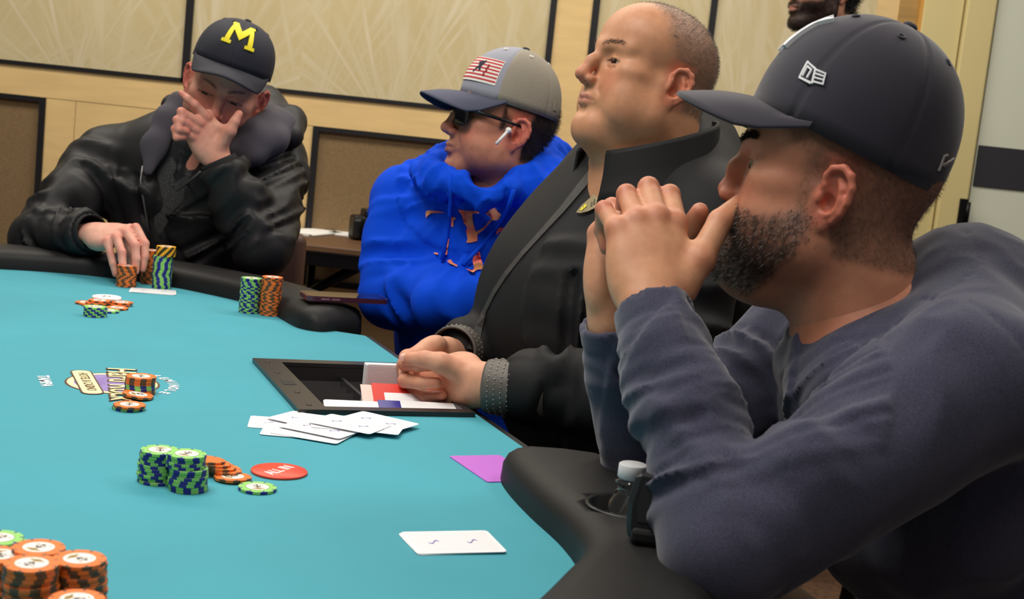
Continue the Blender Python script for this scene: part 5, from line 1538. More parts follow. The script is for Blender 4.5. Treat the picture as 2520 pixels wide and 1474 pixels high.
    on_cap('flag_emblem', S_, CMx, fl1, M_emb, cap, -1.02, .185, .0125, flip=-1, thick=.0009, rot=0.30)
    scr = [[(-1, -.5), (-.85, -.5), (-.35, .9), (-.5, .9)], [(-.55, .9), (-.5, .75), (.1, .8), (.1, .95)], [(-.75, -.1), (-.7, .05), (1.6, .15), (1.6, -.02)], [(-.2, .1), (-.05, .1), (-.1, -.3), (-.25, -.3)], [(.3, .1), (.45, .1), (.4, -.3), (.25, -.3)]]
    on_cap('script_lettering', S_, CMx, scr, mat('grey_thread', (170, 160, 158), .7), cap, -2.72, .10, .010, flip=-1, thick=.0006, rot=.5)
def head_dir(M, p): return np.array(M)[:3, :3] @ np.array(p, float)
build_right_man()
PX = lambda x, y, Y: V3(at(x, y, Y))
def person_root(loc, label): return tag(empty('person', (loc[0], loc[1], 0)), label, 'person')
def hand_frame(W, mc, y0, y1, sc, cam_side=True):
    """hand matrix from wrist, middle knuckle and a little-finger to index direction; back of the hand towards (or away from) the camera"""
    X = unit(mc - W); Y = y1 - y0; Y = unit(Y - X * (Y @ X)); Z = np.cross(X, Y); tc = view_dir(W)
    if (Z @ tc > 0) == cam_side: Z = -Z
    return frame(W, X * sc, Y * sc, Z * sc)
def loc_pts(M, pts): I = np.linalg.inv(np.array(M)); return [xf(I, PX(*t)[None])[0] for t in pts]
def cuff_cut(T, wr, d, rr, depth=.03):
    T.cone(wr - d * depth, wr + d * .10, rr * .84, rr, .002, 'cut')
    p0 = (wr - d * .004).astype(F32); n0 = d.astype(F32)
    T.ops.append(('cut', lambda P: np.maximum(-((P - p0) @ n0), np.linalg.norm(P - p0, axis=1) - .09), npv(p0), F32(.12), F32(.002)))
def world_strands(name, HM, sc, v, nrm, mask, flow, L, mats, root, n, seed, rad, curl, O, lift, w=None):
    A = np.array(HM)[:3, :3]
    o = strands(name, xf(HM, v[mask]), nrm[mask] @ A.T / sc, A @ np.array(flow, float), L, mats, root, n, seed, rad, curl, O, lift, w); tag(o, kind='stuff'); return o
def brow_mask(v, s):
    x, y, z = v[:, 0], v[:, 1], v[:, 2]; t = (np.abs(x) - .010) / .040; zc = .0285 + .0075 * np.sin(np.clip(t, 0, 1) * 2.2)
    return (t > 0) & (t < 1.0) & (np.abs(z - zc) < .0032) & (y > .05) & (np.sign(x) == s)
def decal(name, S, polys, Y, toward, mat_, parent, O, off=.0016, thick=0.0):
    """printed shapes given as outlines, laid onto the garment surface"""
    bm = bmesh.new()
    for poly in polys:
        pl = []
        for i in range(len(poly)):
            p, q = poly[i], poly[(i + 1) % len(poly)]; n = max(1, int(math.hypot(q[0] - p[0], q[1] - p[1]) / 7))
            for k in range(n): pl.append((p[0] + (q[0] - p[0]) * k / n, p[1] + (q[1] - p[1]) * k / n))
        tri = tessellate_polygon([[Vector((x, y, 0)) for x, y in pl]])
        b2 = bmesh.new(); vs = [b2.verts.new((x, y, 0)) for x, y in pl]
        for t in tri:
            try: b2.faces.new([vs[i] for i in t])
            except ValueError: pass
        for _ in range(5):
            es = [e for e in b2.edges if e.calc_length() > 9]
            if not es: break
            bmesh.ops.subdivide_edges(b2, edges=es, cuts=1); bmesh.ops.triangulate(b2, faces=b2.faces[:])
        b2.verts.index_update()
        P, N = project(S, [PX(v_.co.x, v_.co.y, Y) for v_ in b2.verts], toward, off)
        nv_ = [bm.verts.new(Vector(p - O)) for p in P]
        for f_ in b2.faces:
            try: bm.faces.new([nv_[v_.index] for v_ in f_.verts])
            except ValueError: pass
        b2.free()
    o = bm_obj(name, bm, mat_, parent)
    if thick: md = o.modifiers.new('thickness', 'SOLIDIFY'); md.thickness = thick; md.offset = 0
    return o
M_black = mat('black_jersey', (22, 21, 23), 0.7, spec=.35, bump=.15, bscale=900, bdist=.0004)

# ------------------------------------------------------------------ dealer in black zip jacket (middle right)
def build_dealer():
    f = unit((-.915, -.37, .24)); sc = .93; r = unit(np.cross(f, (0, 0, 1)))
    earL = PX(1655, 205, 1.90); origin = earL + r * .089 * sc; HM = head_matrix(origin, f, 0.0, sc)
    root = person_root((.34, 2.10), 'heavy-set dealer in black zip jacket with grey cuffs, seated at the chip tray'); O = V3(root.location)
    S = make_head(dict(w=1.12, jaw=1.12, fat=.009, neck=.080, neck_b=.095, neck_to=(0, -.06, -.18), dbl=.001, lids=.34, ear=.98, nose=1.02, hook=.004, brow=1.25, chin=.0, lips=.8))
    v, q = S.mesh(.0030); nrm = vnormals(v, q); x, y, z = v[:, 0], v[:, 1], v[:, 2]
    def hair(v):
        x, y, z = v[:, 0], v[:, 1], v[:, 2]; n = (vnoise(v, 260) - .5) * .3
        line = .060 - .030 * np.clip(np.abs(x) / .07, 0, 1) - np.clip(.075 - z, 0, 1) * .55
        m = sstep(line + .015, line - .020, y + n * .02) * sstep(.012, .030, z + np.where(y < -.02, .055, 0) + n * .01)
        ear = sstep(.079, .083, np.abs(x)) * sstep(.048, .040, np.abs(z + .008)) * sstep(.034, .028, np.abs(y + .012))
        return np.clip(m, 0, 1) * (.55 + n) * (1 - ear)
    C = skin_colors(v, (198, 142, 106), (188, 98, 76), .8, hair, (116, 98, 84), None, None, lips=(176, 108, 96), brows=.55, browcol=(70, 52, 44), lids=.34)
    parts = [(xf(HM, v), q, C)]
    # left hand resting over the tray, thumb on top
    W = PX(1172, 945, 1.800); LM = hand_frame(W, PX(1062, 938, 1.860), PX(1060, 990, 1.845), PX(1050, 893, 1.860), 1.02)
    th = loc_pts(LM, ((1130, 915, 1.805), (1085, 893, 1.795), (1045, 884, 1.800), (1004, 884, 1.812)))
    Hs, J = make_hand({'index': (58, 70, 30), 'middle': (62, 70, 30), 'ring': (64, 66, 30), 'pinky': (60, 62, 30)}, thumb=th, forearm=.09, fr=.029, Rw=.028, fat=1.12, to=loc_pts(LM, ((1560, 985, 1.74),))[0])
    hv, hq = Hs.mesh(.0030); parts.append((xf(LM, hv), hq, hand_colors(hv, J, (214, 158, 128), (204, 116, 92))))
    W2 = PX(1085, 880, 1.955); RM = hand_frame(W2, PX(1022, 915, 1.890), PX(1035, 968, 1.90), PX(1020, 880, 1.89), 1.0, False)
    th2 = loc_pts(RM, ((1060, 885, 1.94), (1025, 880, 1.92), (1005, 890, 1.895), (990, 900, 1.87)))
    Hs2, J2 = make_hand({'index': (30, 45, 25), 'middle': (32, 45, 25), 'ring': (34, 45, 25), 'pinky': (36, 45, 25)}, thumb=th2, forearm=.09, fr=.028, Rw=.027, fat=1.1, to=loc_pts(RM, ((1330, 860, 2.25),))[0])
    hv2, hq2 = Hs2.mesh(.0034); parts.append((xf(RM, hv2), hq2, hand_colors(hv2, J2, (214, 158, 128), (204, 116, 92))))
    shL = PX(1740, 560, 1.885); shR = PX(1560, 520, 2.32); elL = PX(1590, 985, 1.745); elR = PX(1330, 850, 2.28); wrL = PX(1205, 950, 1.790); wrR = PX(1115, 862, 1.985)
    fw = unit((-.927, -.30, 0)); lat = np.array([fw[1], -fw[0], 0]); Rb = np.stack([fw, lat, np.array([0, 0, 1.0])], 1)
    a_ = -.22; Rl = Rb @ np.array([[math.cos(a_), 0, -math.sin(a_)], [0, 1, 0], [math.sin(a_), 0, math.cos(a_)]])
    chest = PX(1610, 600, 2.10); belly = PX(1500, 800, 2.085)
    def torso(S, d=0.0):
        S.ell(chest, (.165 - d, .225 - d, .215 - d), .03, Rl); S.ell(belly, (.215 - d, .235 - d, .235 - d), .08, Rl)
        S.ell(belly + np.array([.08, .02, -.22]), (.20 - d, .21 - d, .20 - d), .08)
        nb = PX(1640, 385, 2.10)
        S.cone(nb, shL, .075 - d, .075 - d, .06); S.cone(nb, shR, .075 - d, .075 - d, .06); S.cone(nb, chest, .09 - d, .12 - d, .06)
        S.cone(shL, elL, .082 - d, .068 - d, .03); S.cone(shR, elR, .080 - d, .066 - d, .03)
        return S
    B = torso(Sculpt(), .012); B.cone(xf(HM, np.array([[0, -.03, -.10]]))[0], chest, .075, .09, .04)
    bv, bq = B.mesh(.011); parts.append((bv, bq, plain_colors(len(bv), (196, 136, 106))))
    V, Q, CC = join_meshes(parts); np_obj('body', V, Q, M_skin, root, CC, O)
    eyes(HM, root, O, (-.1, 1, -.05))
    nail('thumbnail', J, 'thumb', LM, M_nail, root, side=(0, .5, .9), w=.0066, origin=O)
    T = torso(Sculpt()); fl = unit(wrL - elL); fr = unit(wrR - elR)
    cl = wrL - fl * .062; cr = wrR - fr * .055
    T.cone(elL, cl, .068, .052, .02); T.cone(elR, cr, .066, .050, .02)
    T.disp(folds(elL, cl, .012, 5, .5, .15, 1.0, seed=2.1, wob=1.2), (elL + cl) / 2, .20)
    T.disp(drape(.005, 7, 5.0), chest, .42); T.disp(folds(shL, elL, .010, 5, .6, .2, 1.0, seed=3.3), (shL + elL) / 2, .24)
    v_t, q_t = T.mesh(.0062); np_obj('jacket', v_t, q_t, M_black, root, origin=O)
    # grey studded cuffs
    M_cuff = bpy.data.materials.new('grey_studded_cuff'); M_cuff.use_nodes = True; nt = M_cuff.node_tree; b = nt.nodes['Principled BSDF']
    b.inputs['Base Color'].default_value = lin((92, 86, 80)); b.inputs['Roughness'].default_value = .55; b.inputs['Metallic'].default_value = .1
    for wr, d, el, nm in ((wrL, fl, elL, 0), (wrR, fr, elR, 1)):
        e1 = unit(np.cross(d, (0, 0, 1))); e2 = np.cross(d, e1); rings = []
        for i, (t, rr) in enumerate(((-.085, .047), (-.06, .0465), (-.03, .0435), (0.0, .0415), (.004, .0400))):
            rings.append([wr + d * t + (e1 * math.cos(2 * PI * k / 40) + e2 * math.sin(2 * PI * k / 40) * .92) * rr for k in range(40)])
        arc_loft('cuff', rings, M_cuff, root, True, .003, O)
        bm = bmesh.new()
        for i in range(6):
            for k in range(34):
                t = -.006 - i * .0095; ph = 2 * PI * (k + .5 * (i % 2)) / 34; rr = .0418 + (-t) * .085
                c = wr + d * t + (e1 * math.cos(ph) + e2 * math.sin(ph) * .92) * rr - O
                bmesh.ops.create_icosphere(bm, subdivisions=1, radius=.0011, matrix=Matrix.Translation(Vector(c)))
        o = bm_obj('studs', bm, mat('silver_stud', (196, 190, 180), .3, metal=.8), root, True); tag(o, kind='stuff')
    # zip trim
    pts = [(1488, 385), (1462, 420), (1428, 462), (1385, 515), (1335, 570), (1285, 625), (1245, 675), (1215, 720), (1190, 770), (1172, 820), (1160, 865)]
    P, N = project(T, [PX(a, b_, 1.95) for a, b_ in pts], view_dir(PX(1300, 600, 1.95)), .001)
    M_trim = mat('grey_zip_trim', (74, 70, 68), .6, bump=.5, bscale=1200, var=.5, vscale=900)
    ribbon('zip_trim', P, N, [.022, .021, .019, .016, .013, .012, .012, .012, .013, .014, .016], M_trim, root, O)
    # stand collar
    nc = xf(HM, np.array([[0, -.032, -.080]]))[0]; up = unit((.10, .0, 1)); rings = []
    def ring(cz, ra, rb, tiltf, n=44, a0=.62):
        out = []
        for k in range(n):
            a = a0 + (2 * PI - 2 * a0) * k / (n - 1)
            out.append(nc + fw * math.cos(a) * ra + lat * math.sin(a) * rb + np.array([0, 0, cz - tiltf * math.cos(a)]))
        return out
    rings = [ring(-.082, .116, .124, .030), ring(-.062, .110, .115, .030), ring(-.035, .104, .104, .032), ring(-.006, .103, .100, .034), ring(.0, .101, .098, .034)]
    arc_loft('collar', rings, M_black, root, False, .005, O)
    # name badge pinned to the chest
    bp = [(1418, 523), (1432, 505), (1455, 485), (1475, 470), (1486, 467), (1490, 475), (1487, 492), (1472, 508), (1448, 520), (1428, 525)]
    badge = decal('name_badge', T, [bp], 1.93, view_dir(PX(1450, 500, 1.95)), mat('badge_bronze', (150, 136, 104), .4, metal=.5), None, O, .004, .0016)
    badge.location = O; tag(badge, 'pointed bronze name badge pinned to the black jacket of the dealer', 'badge')
    decal('badge_emblem', T, [[(1427, 516), (1433, 508), (1437, 512), (1431, 518)], [(1435, 507), (1441, 501), (1444, 506), (1438, 512)]], 1.93, view_dir(PX(1450, 500, 1.95)), mat('badge_yellow', (236, 220, 40), .4), badge, O, .0055)
    decal('badge_lettering', T, [[(1452, 508), (1455, 496), (1458, 496), (1456, 507)], [(1459, 503), (1461, 490), (1465, 489), (1463, 502)]], 1.93, view_dir(PX(1450, 500, 1.95)), mat('badge_dark', (96, 86, 60), .5), badge, O, .0055)
    hm = hair(v) > np.random.RandomState(2).uniform(.12, .5, len(v))
    world_strands('hair', HM, sc, v, nrm, hm, (0, -.7, -.2), .0045, [mat('hair_grey', (140, 130, 122), .6), mat('hair_darkgrey', (84, 70, 62), .6)], root, 14000, 4, .00011, .35, O, .7, [.45, .55])
    for s in (-1, 1): world_strands('eyebrow', HM, sc, v, nrm, brow_mask(v, s), (s, -.3, .2), .007, mat('dealer_brow', (66, 48, 40), .7), root, 150, 5, .00014, .25, O, .2)
    lower_body(root, O, belly + np.array([.16, .03, -.30]), fw, r=.10)
    chair((belly[0] + .15, belly[1] + .05), fw, 'chair the black-jacketed dealer sits on')
build_dealer()

# ------------------------------------------------------------------ man in blue hoodie (behind the table)
def build_hoodie():
    f = unit((-.93, -.33, .16)); sc = 1.00; r = unit(np.cross(f, (0, 0, 1)))
    earL = PX(1266, 322, 2.52); origin = earL + r * .081 * sc; HM = head_matrix(origin, f, 0.0, sc)
    root = person_root((-.02, 2.72), 'man in bright blue hoodie with grey cap and sunglasses, arms folded'); O = V3(root.location)
    S = make_head(dict(w=1.0, jaw=1.05, fat=.004, neck=.060, neck_b=.068, neck_to=(0.0, -.05, -.17), lids=.3, ear=.98))
    v, q = S.mesh(.0034); nrm = vnormals(v, q); x, y, z = v[:, 0], v[:, 1], v[:, 2]
    def hair(v):
        x, y, z = v[:, 0], v[:, 1], v[:, 2]
        m = np.maximum(sstep(.030, .010, y) * sstep(.028, .040, z), sstep(-.022, -.034, y) * sstep(-.062, -.045, z))
        sb = sstep(.032, .024, y) * sstep(.002, .008, y) * sstep(-.012, .0, z)
        ear = sstep(.071, .075, np.abs(x)) * sstep(.045, .038, np.abs(z)) * sstep(.034, .028, np.abs(y + .008))
        return np.clip(np.maximum(m, sb), 0, 1) * .95 * (1 - ear)
    def stub(v):
        x, y, z = v[:, 0], v[:, 1], v[:, 2]
        return sstep(-.036, -.055, z + np.clip(.05 - y, 0, 1) * -.3) * sstep(-.125, -.11, z) * sstep(.0, .02, y) * (.28 + .2 * vnoise(v, 200))
    C = skin_colors(v, (200, 134, 108), (196, 96, 80), .9, hair, (34, 28, 28), stub, (120, 78, 60), lips=(176, 98, 90), browcol=(50, 36, 30))
    parts = [(xf(HM, v), q, C)]
    shR = PX(1000, 500, 2.70); shL = PX(1375, 520, 2.56); elR = PX(965, 730, 2.585); elL = PX(1400, 740, 2.42); wrR = PX(1195, 722, 2.42); wrL = PX(1080, 745, 2.43)
    fw = unit((-.42, -.90, 0)); lat = np.array([fw[1], -fw[0], 0]); Rb = np.stack([fw, lat, np.array([0, 0, 1.0])], 1)
    chest = PX(1195, 600, 2.66); belly = PX(1185, 800, 2.66); nb = PX(1215, 445, 2.66)
    def torso(S, d=0.0):
        S.ell(chest, (.135 - d, .195 - d, .20 - d), .03, Rb); S.ell(belly, (.155 - d, .19 - d, .22 - d), .07, Rb); S.ell(belly + np.array([0.03, .04, -.2]), (.16 - d, .19 - d, .18 - d), .07, Rb)
        S.cone(nb, shL, .068 - d, .068 - d, .05); S.cone(nb, shR, .068 - d, .068 - d, .05); S.cone(nb, chest, .08 - d, .11 - d, .05)
        S.cone(shL, elL, .072 - d, .060 - d, .025); S.cone(shR, elR, .074 - d, .062 - d, .025)
        S.cone(elR, wrR, .060 - d, .050 - d, .022); S.cone(elL, wrL, .058 - d, .048 - d, .022)
        return S
    B = torso(Sculpt(), .014); B.cone(xf(HM, np.array([[0, -.03, -.10]]))[0], nb, .060, .068, .03)
    bv, bq = B.mesh(.011); parts.append((bv, bq, plain_colors(len(bv), (190, 120, 98))))
    V, Q, CC = join_meshes(parts); np_obj('body', V, Q, M_skin, root, CC, O)
    eyes(HM, root, O)
    M_blue = mat('royal_blue_fleece', (2, 72, 214), 0.9, spec=.2, bump=.3, bscale=700, bdist=.0006)
    T = torso(Sculpt())
    # hood bunched round the neck
    hood = [(1192, 478, 2.45), (1135, 458, 2.47), (1085, 440, 2.51), (1055, 422, 2.58), (1090, 412, 2.66), (1180, 400, 2.76), (1285, 395, 2.78), (1345, 405, 2.72), (1350, 435, 2.62), (1300, 460, 2.53), (1240, 476, 2.47), (1192, 480, 2.45)]
    T.chain([PX(*p) for p in hood], [.012, .016, .022, .025, .030, .044, .050, .042, .032, .026, .018, .012], .030)
    T.ell(PX(1310, 420, 2.76), (.10, .08, .07), .03)
    n_in = xf(HM, np.array([[0, -.02, -.10]]))[0]
    T.cone(n_in + np.array([0, -.02, -.03]), n_in + np.array([0, 0, .15]), .060, .082, .012, 'cut')
    T.ell(PX(1195, 440, 2.46), (.040, .05, .030), .010, mode='cut')
    for a_, b_, n_, am, sd in ((shR, elR, 5, .011, 1.0), (elR, wrR, 5, .011, 2.0), (shL, elL, 5, .010, 3.0)):
        T.disp(folds(a_, b_, am, n_, .5, .1, 1.0, seed=sd, wob=1.5, sharp=.9), (a_ + b_) / 2, .20)
    T.disp(drape(.004, 9, 1.0, (1, 1, .45)), chest, .36)
    T.disp(drape(.009, 24, 4.0, (1, 1, .7)), nb + np.array([0, -.03, .01]), .20)
    tv, tq = T.mesh(.0060); np_obj('hoodie', tv, tq, M_blue, root, origin=O)
    # drawstrings
    for pts in ([(1108, 430), (1112, 480), (1106, 530), (1098, 585), (1088, 640)], [(1262, 470), (1250, 510), (1222, 560), (1185, 605), (1140, 650)]):
        P, N = project(T, [PX(a, b, 2.5) for a, b in pts], view_dir(PX(1180, 550, 2.5)), .004); tube('drawstring', P - O, .0042, M_blue, root)
    # printed letters on the chest, coral fading to yellow
    M_print = mat('coral_print', (226, 84, 96), .7, rgb2=(238, 158, 96), vscale=38)
    Zf = lambda L: [(1000 + a / 6.7, 480 + b / 6.7) for a, b in L]
    glyphs = [[(262, 262), (290, 225), (340, 222), (520, 240), (620, 272), (520, 268), (370, 275), (310, 310), (272, 355)],
              [(715, 345), (800, 350), (800, 385), (765, 400), (760, 515), (722, 510), (728, 400), (708, 385)],
              [(835, 215), (1080, 240), (1205, 270), (1200, 298), (1090, 290), (1100, 420), (1150, 600), (1270, 545), (1340, 470), (1420, 370), (1400, 330), (1320, 300), (1330, 275), (1420, 290), (1500, 330), (1480, 370), (1440, 400), (1360, 490), (1300, 560), (1180, 650), (1180, 760), (1060, 790), (990, 790), (1010, 720), (985, 600), (950, 470), (910, 310)],
              [(1560, 345), (1620, 355), (1630, 372), (1570, 375)], [(1545, 530), (1790, 525), (1775, 568), (1650, 575), (1560, 610), (1520, 655), (1512, 610)],
              [(640, 720), (688, 730), (670, 860), (650, 1000), (595, 990), (620, 860)], [(410, 960), (495, 970), (490, 1000), (440, 990)],
              [(650, 1100), (720, 1080), (760, 1125), (840, 1170), (825, 1195), (740, 1150), (680, 1130)],
              [(1170, 940), (1220, 950), (1245, 1080), (1280, 1225), (1180, 1230), (1100, 1275), (980, 1225), (1100, 1240), (1120, 1200), (1095, 1100), (1120, 1020)],
              [(1440, 885), (1640, 915), (1620, 940), (1540, 960), (1505, 1010), (1480, 1100), (1490, 1200), (1400, 1150), (1360, 1110), (1400, 980)]]
    decal('print', T, [Zf(g) for g in glyphs], 2.38, view_dir(PX(1150, 580, 2.5)), M_print, root, O, .0045)
    hm = hair(v) > .5
    world_strands('hair', HM, sc, v, nrm, hm, (0, -.6, -.7), .010, mat('hair_black', (26, 21, 21), .6), root, 9000, 4, .00022, .25, O, .5)
    lower_body(root, O, belly + np.array([.05, .10, -.30]), fw)
    chair((belly[0] + .06, belly[1] + .14), fw, 'chair the man in blue hoodie sits on', back_h=.80)
    # sunglasses
    M_lens = mat('black_lens', (10, 10, 14), .08, coat=.5); M_gl = mat('black_acetate', (20, 16, 16), .3)
    sg = tag(empty('sunglasses', origin), 'black sunglasses on the man in blue hoodie', 'sunglasses'); GM = Matrix.Translation(-Vector(origin)) @ HM
    for s in (-1, 1):
        lens = []
        for k in range(24):
            a = 2 * PI * k / 24; ca, sa = math.cos(a), math.sin(a)
            lens.append((s * .034 + .0285 * math.copysign(abs(ca) ** .6, ca), .006 + .0215 * math.copysign(abs(sa) ** .65, sa)))
        def bend(x, zz, dy): return GM @ Vector((x, .1035 - 3.2 * x * x * (1) + dy, zz))
        vs = [bend(a, b, 0) for a, b in lens] + [bend(a, b, -.003) for a, b in lens]; n = 24
        fs = [list(range(n)), list(range(2 * n - 1, n - 1, -1))] + [(k, n + k, n + (k + 1) % n, (k + 1) % n) for k in range(n)]
        mesh_obj('lens', vs, fs, M_lens, sg)
        tube('rim', [bend(a, b, -.001) for a, b in lens], .0021, M_gl, sg, 6, True)
        tube('temple_arm', [GM @ Vector(p) for p in ((s * .062, .0905, .017), (s * .074, .075, .016), (s * .080, .03, .014), (s * .082, -.008, .012), (s * .080, -.025, -.002))], [.0040, .0040, .0034, .0028, .0024], M_gl, sg, 8)
    tube('bridge', [GM @ Vector(p) for p in ((-.007, .1035, .012), (0, .1065, .013), (.007, .1035, .012))], .0024, M_gl, sg, 8)
    # earbud
    eb = tag(empty('wireless_earbud', earL), 'white wireless earbud in the ear of the man in blue hoodie', 'earbud'); M_bud = mat('white_plastic', (240, 240, 238), .25)
    e0 = PX(1250, 322, 2.508) - earL; e1 = PX(1221, 354, 2.490) - earL
    tube('stem', [e0, (e0 + e1) / 2, e1], [.0030, .0030, .0029], M_bud, eb, 10)
    bm = bmesh.new(); bmesh.ops.create_uvsphere(bm, u_segments=12, v_segments=8, radius=.0062, matrix=Matrix.Translation(Vector(e0) + Vector((.001, .002, .001)))); bm_obj('bud', bm, M_bud, eb, True)
    # cap
    cap = tag(empty('baseball_cap', origin + np.array([0, 0, .05])), 'grey mesh-back cap with striped flag patch, worn by the man in blue hoodie', 'cap'); CO = V3(cap.location)
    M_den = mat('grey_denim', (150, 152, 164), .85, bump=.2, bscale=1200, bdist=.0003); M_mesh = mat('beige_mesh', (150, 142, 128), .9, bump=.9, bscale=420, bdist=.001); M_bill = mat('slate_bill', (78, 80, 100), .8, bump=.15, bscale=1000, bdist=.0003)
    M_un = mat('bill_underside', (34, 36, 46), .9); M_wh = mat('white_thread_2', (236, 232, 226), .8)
    cb = origin + head_dir(HM, (0, -.004, .052)); fc = unit((-.93, -.33, .20)); CMx = Matrix.Translation(-Vector(CO)) @ head_matrix(cb, fc, 0.0, sc)
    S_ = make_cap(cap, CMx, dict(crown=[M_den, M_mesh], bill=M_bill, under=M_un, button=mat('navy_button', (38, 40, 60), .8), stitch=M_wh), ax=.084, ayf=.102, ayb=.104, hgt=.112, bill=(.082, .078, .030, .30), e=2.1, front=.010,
                  two_tone=lambda a, t: 0 if abs((a + PI) % (2 * PI) - PI) < 1.05 else 1)
    rect = lambda x0, y0, x1, y1: [(x0, y0), (x1, y0), (x1, y1), (x0, y1)]
    on_cap('patch', S_, CMx, [rect(-1.55, -.85, 1.55, .85)], M_wh, cap, -.34, .25, .031, flip=-1, thick=.0006)
    M_red = mat('red_thread', (196, 62, 62), .8); M_nv = mat('navy_thread', (34, 34, 56), .8)
    for k in range(7):
        yy = -.72 + k * .235; on_cap('stripe', S_, CMx, [rect(-1.52, yy, 1.52, yy + .10)], M_red, cap, -.34, .25, .031, flip=-1, thick=.0012)
    fig = [[(-.15, .75), (.05, .55), (.30, .80), (.45, .70), (.30, .30), (.20, .0), (.35, -.45), (.20, -.55), (.0, -.20), (-.25, -.40), (-.45, -.75), (-.55, -.70), (-.35, -.30), (-.15, .05), (-.35, .30), (-.50, .55), (-.40, .60), (-.15, .40)]]
    on_cap('figure', S_, CMx, fig, M_nv, cap, -.40, .27, .019, flip=-1, thick=.0018)
    scr = [[(-.08, -.8), (.10, -.75), (.02, -.3), (.22, -.1), (.05, .15), (.22, .40), (.08, .75), (-.08, .70), (.0, .40), (-.16, .1), (.02, -.1), (-.16, -.35)]]
    on_cap('script', S_, CMx, scr, mat('dark_red_thread', (150, 36, 44), .8), cap, -.62, .24, .017, flip=-1, thick=.0018)
    on_cap('back_label', S_, CMx, [rect(-.9, -1, .9, 1)], mat('tan_label', (150, 140, 122), .8), cap, -2.35, .10, .0085, flip=-1, thick=.0008)
build_hoodie()
